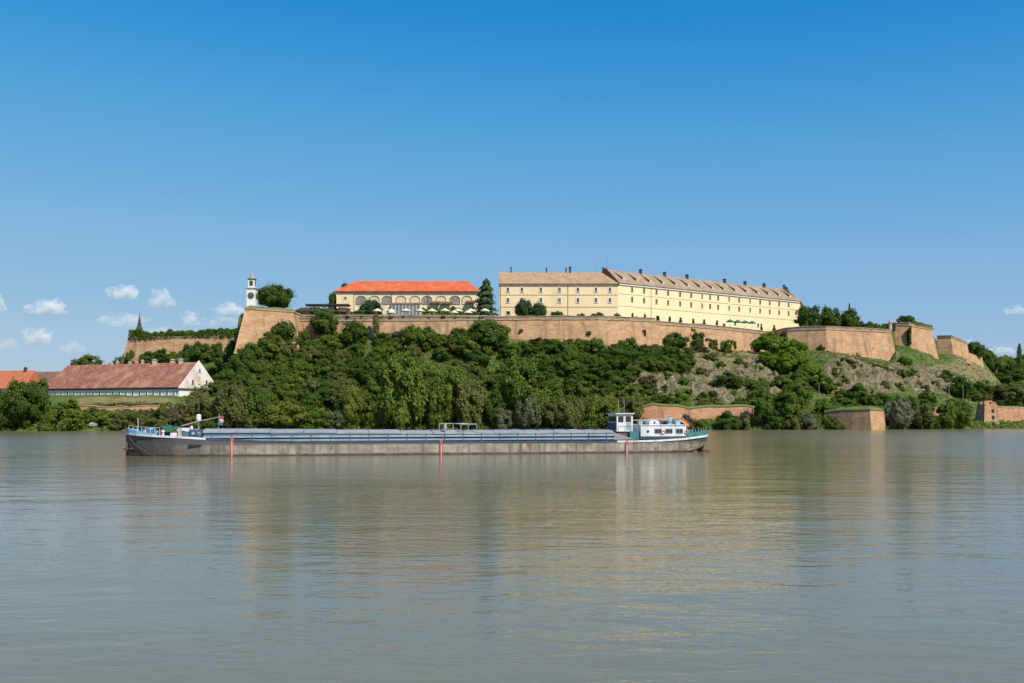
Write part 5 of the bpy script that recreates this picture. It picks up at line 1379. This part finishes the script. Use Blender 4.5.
# stations: x, half beam at deck, deck height, lowest height, half beam at the waterline factor
ST = [(-hl, 0.12, 3.15, -1.2, .6), (-hl + .6, 1.3, 3.1, -1.4, .55), (-hl + 1.8, 2.5, 3.0, -1.5, .62), (-hl + 4, 3.6, 2.85, -1.5, .78), (-hl + 7, 4.3, 2.7, -1.5, .92), (-hl + 11, 4.6, 2.45, -1.5, 1),
      (-hl + 17, 4.65, 2.12, -1.5, 1), (-hl + 25, 4.65, 1.92, -1.5, 1), (0, 4.65, 1.85, -1.5, 1), (hl - 24, 4.65, 1.8, -1.5, 1), (hl - 14, 4.65, 1.75, -1.5, 1), (hl - 9, 4.6, 1.85, -1.4, .98), (hl - 5, 4.2, 2.05, -0.6, .9), (hl - 2.4, 3.5, 2.3, 0.15, .8), (hl - .8, 2.6, 2.45, 0.75, .72), (hl, 1.3, 2.55, 1.1, .7)]
def sta(x):
    for a, b_ in zip(ST, ST[1:]):
        if x <= b_[0]:
            t = (x - a[0]) / (b_[0] - a[0]); return [lerp(a[k], b_[k], t) for k in range(5)]
    return list(ST[-1])
xs_ = []
for a, b_ in zip(ST, ST[1:]):
    k = max(1, int((b_[0] - a[0]) / 1.5)); xs_ += [lerp(a[0], b_[0], i / k) for i in range(k)]
xs_.append(hl)
vs = []; fs = []
for x in xs_:
    _, hb, zd, zl, f = sta(x)
    zk = max(zl, 0.25)
    ring = [(hb, zd), (hb * lerp(1, f, .35), lerp(zd, zk, 0.35)), (hb * lerp(1, f, 0.75), lerp(zd, zl, .6)), (hb * f * .97, lerp(zd, zl, .85)), (hb * f * 0.75, zl)]
    full = [(-a, z) for a, z in ring] + [(a, z) for a, z in ring[::-1]]
    vs += [(x, a, z) for a, z in full]
n = 10
for i in range(len(xs_) - 1):
    for k in range(n - 1):
        fs.append((i * n + k, i * n + k + 1, (i + 1) * n + k + 1, (i + 1) * n + k))
fs += [tuple(range(n)), tuple((len(xs_) - 1) * n + k for k in range(n))[::-1]]
MB().add(vs, fs).build('hull', M['hull'], bg_)
vs = []; fs = []
for x in xs_:
    _, hb, zd, zl, f = sta(x)
    vs += [(x, -hb + .02, zd - 0.05), (x, hb - .02, zd - 0.05)]
fs = [(2 * i, 2 * i + 2, 2 * i + 3, 2 * i + 1) for i in range(len(xs_) - 1)]
MB().add(vs, fs).build('deck', M['deck'], bg_)
def strake(name, x0, x1, dz0, dz1, m, out=0.05, both=True, th=0.08):
    for sgn in ((-1, 1) if both else (-1,)):
        vs = []; fs = []
        pts = [x0] + [x for x in xs_ if x0 < x < x1] + [x1]
        for x in pts:
            _, hb, zd, zl, f = sta(x)
            h0 = dz0(x) if callable(dz0) else dz0; h1 = dz1(x) if callable(dz1) else dz1
            o_ = hb + out; i_ = max(0.03, hb + out - th)
            vs += [(x, sgn * o_, zd + h0), (x, sgn * o_, zd + h1), (x, sgn * i_, zd + h1), (x, sgn * i_, zd + h0)]
        k = len(pts)
        for i in range(k - 1):
            a = 4 * i; c = a + 4
            fs += [(a, c, c + 1, a + 1), (a + 1, c + 1, c + 2, a + 2), (a + 2, c + 2, c + 3, a + 3), (a + 3, c + 3, c, a)]
        fs += [(0, 1, 2, 3), (4 * k - 1, 4 * k - 2, 4 * k - 3, 4 * k - 4)]
        MB().add(vs, fs).build(name, m, bg_)
strake('rubbing_strake', -hl, -hl + 11, -0.22, 0.06, M['ship_white'])
strake('rubbing_strake', -hl + 11, hl - 15.5, -0.2, 0.05, M['ship_navy'])
strake('rubbing_strake', hl - 15.5, hl, -0.22, 0.06, M['ship_white'], out=0.07)
strake('bulwark', -hl, -hl + 4.5, 0.06, lambda x: 0.62 - 0.09 * (x + hl), M['ship_light'], out=0.0)
strake('bulwark', hl - 4.2, hl, 0.06, 0.75, M['ship_teal'], out=-0.03)
# cargo hold
hx0, hx1 = -31.5, 26.3
cb = 3.75
for sgn in (-1, 1):
    MB().box(((hx0 + hx1) / 2, sgn * cb, 2.35), (hx1 - hx0, 0.12, 1.4)).build('coaming', M['ship_navy'], bg_)
    MB().box(((hx0 + hx1) / 2, sgn * (cb + 0.16), 2.12), (hx1 - hx0 + .3, 0.2, 0.24)).build('coaming_rail', M['ship_pale'], bg_)
    MB().box(((hx0 + hx1) / 2, sgn * (cb + 0.16), 2.62), (hx1 - hx0 + .3, 0.2, 0.28)).build('coaming_rail', M['ship_pale'], bg_)
    MB().box(((hx0 + hx1) / 2, sgn * (cb + 0.10), 2.9), (hx1 - hx0, 0.14, 0.22)).build('coaming_rail', M['ship_blue'], bg_)
    for k in range(22):
        MB().box((lerp(hx0 + 1, hx1 - 1, k / 21), sgn * (cb + 0.17), 2.4), (0.12, 0.30, 1.2)).build('coaming_stay', M['ship_blue'], bg_)
for x in (hx0, hx1):
    MB().box((x, 0, 2.35), (0.12, 2 * cb - 0.14, 1.4)).build('coaming_end', M['ship_pale'], bg_)
# hatch covers: ridged sheets, the forward stack higher, one opened near midships
nh = 13
for k in range(nh):
    xa = lerp(hx0 - .2, hx1 + .2, k / nh) + 0.03; xb = lerp(hx0 - .2, hx1 + .2, (k + 1) / nh) - 0.03
    z0 = 3.02 + (0.3 if k < 6 else 0.0) + 0.03 * (k % 2)
    if k < 6: z0 -= 0.045 * k
    if k == 6: z0 -= 0.0
    zr = z0 + 0.36
    prof_ = [(-cb - .25, z0 - 0.18), (-cb - .25, z0), (-cb + .9, zr - 0.06), (0, zr), (cb - .9, zr - 0.06), (cb + .25, z0), (cb + .25, z0 - 0.18)]
    vs = [(xa, a, z) for a, z in prof_] + [(xb, a, z) for a, z in prof_]
    n = len(prof_)
    fs = [(i, i + n, i + 1 + n, i + 1) for i in range(n - 1)] + [tuple(range(n))[::-1], tuple(range(n, 2 * n))]
    hc = MB().add(vs, fs).build('hatch_cover', M['hatch'], bg_)
    mb = MB()
    for u in (0.04, 0.5, 0.96):
        x = lerp(xa, xb, u)
        mb.tube([(x, -cb - .27, z0 - .1), (x, -cb + .9, zr - .03), (x, 0, zr + .03), (x, cb - .9, zr - .03), (x, cb + .27, z0 - .1)], 0.035, 4)
    mb.build('stiffener', M['steel'], hc)
# sloping apron at the after end of the hatch
MB().add([(hx1 + .2, -cb - .2, 3.0), (hx1 + 3.4, -cb - .2, 1.95), (hx1 + 3.4, cb + .2, 1.95), (hx1 + .2, cb + .2, 3.0), (hx1 + .2, -cb - .2, 1.9), (hx1 + .2, cb + .2, 1.9)], [(0, 1, 2, 3), (0, 4, 1), (3, 2, 5)]).build('apron', M['hatch'], bg_)
# hatch-cover gantry
gt = MB()
for x in (1.6, 3.7, 6.0):
    for sgn in (-1, 1): gt.tube([(x, sgn * (cb + .2), 3.0), (x, sgn * (cb + .2), 4.25)], 0.06, 6)
for sgn in (-1, 1): gt.tube([(1.6 if sgn > 0 else 3.7, sgn * (cb + .2), 4.25), (6.0, sgn * (cb + .2), 4.25)], 0.08, 6)
for x in (3.7, 6.0): gt.tube([(x, -cb - .2, 4.25), (x, cb + .2, 4.25)], 0.07, 6)
gt.build('hatch_gantry', M['ship_grey'], bg_)
MB().box((1.5, -cb, 4.0), (0.4, 0.5, 0.9)).build('gantry_motor', M['ship_grey'], bg_)
# draught stripes
for x, z1 in ((-27.8, 2.5), (0.8, 2.0), (28.2, 1.75)):
    _, hb, zd, zl, f = sta(x)
    mb = MB(); mb.box((x, -hb - 0.06, z1 / 2 + .16), (0.42, 0.08, z1 - .32)); s_ = mb.build('hull_mark', M['red_mark'], bg_)
    MB().box((x, -hb - 0.09, z1 / 2 - .35), (0.17, 0.09, z1 - .5)).build('hull_mark_centre', M['pink_mark'], s_)
# letters near the bow are too worn to read; a dark recess and anchor pocket
MB().box((-hl + 9.6, -4.52, 1.45), (1.7, 0.12, 0.3)).build('hawse_slot', M['dark'], bg_)
an = MB()
an.tube([(-hl + .25, -0.9, 1.9), (-hl + .3, -1.05, 0.9)], 0.12, 6); an.tube([(-hl - .15, -0.75, 1.0), (-hl + .3, -1.1, 0.75), (-hl + 1.0, -1.75, 1.05)], 0.13, 6)
an.build('anchor', M['anchor'], bg_)
MB().tube([(-hl + .7, -1.5, 2.6), (-hl + 1.4, -1.95, 1.6), (-hl + 3.4, -3.0, .45), (-hl + 4.6, -3.5, -.2)], 0.045, 5).build('mooring_line', M['wood_brown'], bg_)
# foredeck gear
zf = 2.8
def bbox(name, x, y, z, d, m, par=None): return MB().box((x, y, z), d).build(name, m, par or bg_)
MB().lathe((-hl + 3.2, 0, zf), [(.5, 0), (.35, .3), (.5, .9), (.2, 1.0)], 10).build('windlass', M['ship_light'], bg_)
mb = MB()
for y in (-.8, .8): mb.lathe((-hl + 2.0, y, zf + .1), [(.16, 0), (.16, .6), (.24, .62), (.24, .72)], 8)
mb.build('bollard', M['ship_blue'], bg_)
for k, (x, y, hh, mm) in enumerate(((4.6, -1.8, .8, 'ship_light'), (5.6, 0, .65, 'ship_blue'), (6.6, -2.2, .6, 'ship_white'), (7.0, 1.4, 1.1, 'ship_white'), (8.2, -2.3, .85, 'ship_blue'), (9.2, -.4, 1.1, 'ship_white'), (10.3, -2.6, .7, 'ship_blue'))):
    bbox('deck_locker', -hl + x, y, 2.62 + hh / 2 - .03 * k, (.85, 1.0, hh), M[mm])
mb = MB(); mb.box((-hl + 6.0, -.6, 3.65), (2.1, 2.2, .12)); mb.box((-hl + 5.6, -.6, 3.9), (1.2, 1.8, .42)); mb.box((-hl + 6.8, -.4, 3.83), (.8, 1.6, .3))
mb.build('tarpaulin', M['tarp'], bg_)
mb = MB()
for x in (5.0, 7.0):
    for y in (-1.6, .4): mb.tube([(-hl + x, y, 2.6), (-hl + x, y, 3.62)], .05, 6)
mb.build('tarpaulin_frame', M['ship_white'], bg_)
fc = bbox('fore_cabin', -hl + 7.9, -.5, 3.1, (1.5, 4.2, 1.35), M['ship_white'])
fb = bbox('fore_cabin', -hl + 9.9, -.7, 2.95, (2.4, 4.6, 1.2), M['ship_navy'])
for u in (-.7, 0.05, .75): bbox('cabin_window', -hl + 9.9 + u, -3.03, 3.1, (.42, .06, .4), M['ship_pale'], fb)
bbox('cabin_window', -hl + 7.9, -2.63, 3.25, (.45, .06, .4), M['glass'], fc)
mb = MB()
for k in range(8):
    x = -hl + .6 + k * .62; _, hb, zd, _, _ = sta(x); mb.tube([(x, -hb + .08, zd), (x, -hb + .08, zd + 1.05)], .028, 5)
mb.tube([(-hl + .6 + k * .62, -sta(-hl + .6 + k * .62)[1] + .08, sta(-hl + .6 + k * .62)[2] + 1.05) for k in range(8)], .025, 5)
mb.build('bow_railing', M['ship_white'], bg_)
for x, y, r_p, hh in ((5.2, -2.6, .16, 1.0), (8.9, -2.2, .13, 1.5), (11.6, -2.9, .2, .9), (12.3, -1.2, .16, 1.3)):
    MB().lathe((-hl + x, y, 2.5), [(r_p, 0), (r_p, hh * .7), (r_p * 1.5, hh * .75), (r_p * 1.5, hh), (r_p * .4, hh * 1.05)], 10).build('air_vent', M['ship_white'] if x < 10 else M['ship_blue'], bg_)
MB().tube([(-hl + 1.6, -.2, 3.0), (-hl + 1.6, -.2, 5.2)], .04, 6).build('jack_staff', M['ship_white'], bg_)
bbox('paint_store', -hl + 3.6, -1.9, 3.25, (1.3, .9, .7), M['ship_blue']); bbox('winch_drum', -hl + 4.9, -2.4, 3.1, (.6, .7, .8), M['anchor'])
# fore mast, boom and the flag on it
MB().tube([(-32.6, -.3, 2.3), (-32.6, -.3, 4.9)], .09, 8).build('fore_mast', M['steel'], bg_)
MB().lathe((-32.6, -.3, 4.7), [(.26, 0), (.34, .25), (.34, .8), (.2, 1.0)], 10).build('radar_lamp', M['ship_white'], bg_)
MB().tube([(-34.8, -.8, 4.1), (-32.4, -.8, 4.75), (-29.6, -.8, 5.35)], [.06, .05, .04], 6).build('boom', M['chimney_pale'], bg_)
def flag(x, y, z, bands, w_, h_, tilt, name='flag'):
    """hanging cloth with folds; bands are stacked from the top"""
    pole = MB().tube([(x, y, z - h_ * 1.6), (x + tilt * .3, y, z + .15)], .035, 6).build('flag_pole', M['steel'], bg_)
    fl = None
    for bi, mm in enumerate(bands):
        vs = []; fs = []; nu = 9
        for i in range(nu):
            u = i / (nu - 1)
            for vv in (bi / len(bands), (bi + 1) / len(bands)):
                vs.append((x + u * w_ * (1 - .15 * vv), y + .14 * math.sin(u * 9 + vv * 2), z - vv * h_ - abs(tilt) * u))
        fs = [(2 * i, 2 * i + 1, 2 * i + 3, 2 * i + 2) for i in range(nu - 1)]
        MB().add(vs, fs).build('flag_band', M[mm], pole)
flag(-29.9, -.8, 5.6, ['flag_f', 'flag_w', 'flag_b'], 0.75, 1.3, .25)
# wheelhouse
wx, wy, wz = 28.6, -.3, 3.1
ww, wd_, wh_ = 2.5, 4.4, 2.6
bbox('wheelhouse_trunk', wx + .2, wy, 2.4, (ww - .3, wd_ - .4, 1.6), M['deck'])
wl = bbox('wheelhouse', wx, wy, wz + wh_ / 2, (ww, wd_, wh_), M['ship_white'])
bbox('wheelhouse_roof', wx - .05, wy, wz + wh_ + .07, (ww + .5, wd_ + .5, .14), M['ship_white'], wl)
bbox('wheelhouse_front_panel', wx - ww / 2 - .03, wy, wz + .75, (.06, wd_ - .3, 1.1), M['ship_navy'], wl)
for y in (-1.5, -.5, .5, 1.5): bbox('window', wx - ww / 2 - .03, wy + y, wz + 1.85, (.06, .85, .8), M['glass'], wl)
for x in (-.62, .55): bbox('window', wx + x, wy - wd_ / 2 - .03, wz + 1.85, (.8, .06, .85), M['glass'], wl)
bbox('door', wx + .62, wy - wd_ / 2 - .02, wz + .75, (.7, .04, 1.1), M['ship_pale'], wl)
for y in (-1.1, .1, 1.3): bbox('window', wx + ww / 2 + .03, wy + y, wz + 1.85, (.06, .85, .8), M['glass'], wl)
mb = MB(); mb.tube([(wx - .3, wy, wz + wh_), (wx - .3, wy, wz + wh_ + .7)], .05, 6); mb.box((wx - .3, wy, wz + wh_ + .5), (.12, 1.6, .14)); mb.build('radar', M['steel'], wl)
for x in (-.1, .8): MB().tube([(wx + x, wy + .6, wz + wh_), (wx + x, wy + .6, wz + wh_ + 2.2)], .016, 5).build('whip_aerial', M['ship_white'], wl)
# stern cabin
cx0, cx1 = 30.9, 38.0
cy = 6.4
cl = bbox('stern_cabin', (cx0 + cx1) / 2, .1, 3.0, (cx1 - cx0, cy, 2.0), M['ship_white'])
bbox('cabin_roof', (cx0 + cx1) / 2, .1, 4.05, (cx1 - cx0 + .2, cy + .2, .1), M['ship_white'], cl)
yc = .1 - cy / 2
def port(x, z):
    mb = MB(); c = Vector((x, yc - .04, z))
    ring = [c + Vector((.2 * math.cos(2 * math.pi * k / 14), 0, .2 * math.sin(2 * math.pi * k / 14))) for k in range(14)]
    mb.add(ring, [tuple(range(14))]); mb.build('porthole', M['glass'], cl)
port(32.0, 3.1)
for x in (33.6, 35.3, 36.95):
    f_ = bbox('window', x, yc - .02, 3.15, (1.15, .08, .75), M['ship_pale'], cl)
    bbox('pane', x - .26, yc - .05, 3.15, (.46, .06, .55), M['glass'], f_); bbox('pane', x + .26, yc - .05, 3.15, (.46, .06, .55), M['glass'], f_)
# rounded skylight hump
vs = []; fs = []
for y in (-2.6, 1.5):
    for k in range(9):
        t = math.pi * k / 8; vs.append((33.2 - .85 * math.cos(t), y, 4.1 + .75 * math.sin(t) ** .8))
fs = [(k, k + 1, k + 10, k + 9) for k in range(8)] + [tuple(range(9))[::-1], tuple(range(9, 18))]
hp = MB().add(vs, fs).build('skylight_hump', M['ship_white'], cl)
c = Vector((33.2, -2.63, 4.4)); MB().add([c + Vector((.16 * math.cos(2 * math.pi * k / 12), 0, .16 * math.sin(2 * math.pi * k / 12))) for k in range(12)], [tuple(range(12))]).build('porthole', M['glass'], hp)
mb = MB(); mb.lathe((36.4, -.5, 4.1), [(.3, 0), (.3, .9), (.38, .92), (.38, 1.1)], 10); mb.build('funnel', M['ship_light'], cl)
bbox('roof_box', 37.2, -1.5, 4.4, (.7, .9, .6), M['ship_light'], cl)
mb = MB()
for k in range(8):
    x = lerp(cx0 + .1, cx1 - .1, k / 7); mb.tube([(x, yc + .1, 4.1), (x, yc + .1, 4.75)], .02, 5)
mb.tube([(cx0 + .1, yc + .1, 4.75), (cx1 - .1, yc + .1, 4.75)], .022, 5); mb.build('roof_railing', M['ship_grey'], cl)
for x in (34.4, 38.06): MB().tube([(x + .26 * math.cos(2 * math.pi * k / 12), yc - .08, 3.0 + .26 * math.sin(2 * math.pi * k / 12)) for k in range(13)], .06, 6, False).build('life_ring', M['pink_mark'], cl)
bbox('deck_chest', 33.9, 1.3, 4.35, (.8, .6, .5), M['deck'], cl); bbox('gas_locker', 31.5, -.8, 4.4, (.6, .9, .6), M['ship_grey'], cl)
bbox('cabin_skirting', (cx0 + cx1) / 2, yc - .03, 2.2, (cx1 - cx0, .06, .35), M['ship_navy'], cl)
for x in (-1.0, 0.05, 1.0): MB().tube([(wx + x, wy - wd_ / 2 - .12, wz - .05), (wx + x, wy - wd_ / 2 - .12, wz + .85)], .025, 5).build('rail_post', M['ship_grey'], wl)
MB().tube([(wx - 1.0, wy - wd_ / 2 - .12, wz + .85), (wx + 1.0, wy - wd_ / 2 - .12, wz + .85)], .025, 5).build('hand_rail', M['ship_grey'], wl)
bbox('dinghy_cover', 35.2, .9, 4.35, (2.2, 1.3, .5), M['slate'], cl)
MB().tube([(30.2, -1.2, 4.75), (37.0, -1.2, 5.0)], .06, 6).build('lowered_mast', M['chimney_pale'], bg_)
MB().tube([(32.2, -.6, 4.1), (32.2, -.6, 5.3)], .1, 6).build('exhaust', M['slate'], cl)
bbox('engine_casing', 30.0, -2.2, 2.5, (1.4, 1.4, 1.3), M['ship_teal'])
bbox('vent', 30.3, .8, 3.1, (.7, .7, 2.2), M['ship_light'])
mb = MB()
for k in range(7):
    x = hl - 4.0 + k * .55; _, hb, zd, _, _ = sta(min(x, hl)); mb.tube([(x, -hb + .12, zd), (x, -hb + .12, zd + 1.25)], .03, 5)
mb.build('stern_railing', M['ship_white'], bg_)
# ensign at the stern: dark, orange and gold bands on a leaning staff
pole = MB().tube([(39.0, -1.5, 3.0), (37.8, -1.5, 5.6)], .035, 6).build('flag_pole', M['ship_white'], bg_)
for bi, mm in enumerate(('flag_k', 'flag_r', 'flag_y')):
    vs = []
    for i in range(7):
        u = i / 6
        for vv in (bi / 3, (bi + 1) / 3):
            vs.append((37.9 + u * 1.5 - vv * .55 + .2, -1.5 + .12 * math.sin(u * 8), 5.5 - u * 1.05 - vv * .75))
    MB().add(vs, [(2 * i, 2 * i + 1, 2 * i + 3, 2 * i + 2) for i in range(6)]).build('flag_band', M[mm], pole)
mb = MB(); mb.box((hl - .6, 0, .3), (.9, .25, 1.6)); mb.box((hl - .2, 0, .12), (1.2, 2.6, .18)); mb.build('rudder', M['anchor'], bg_)
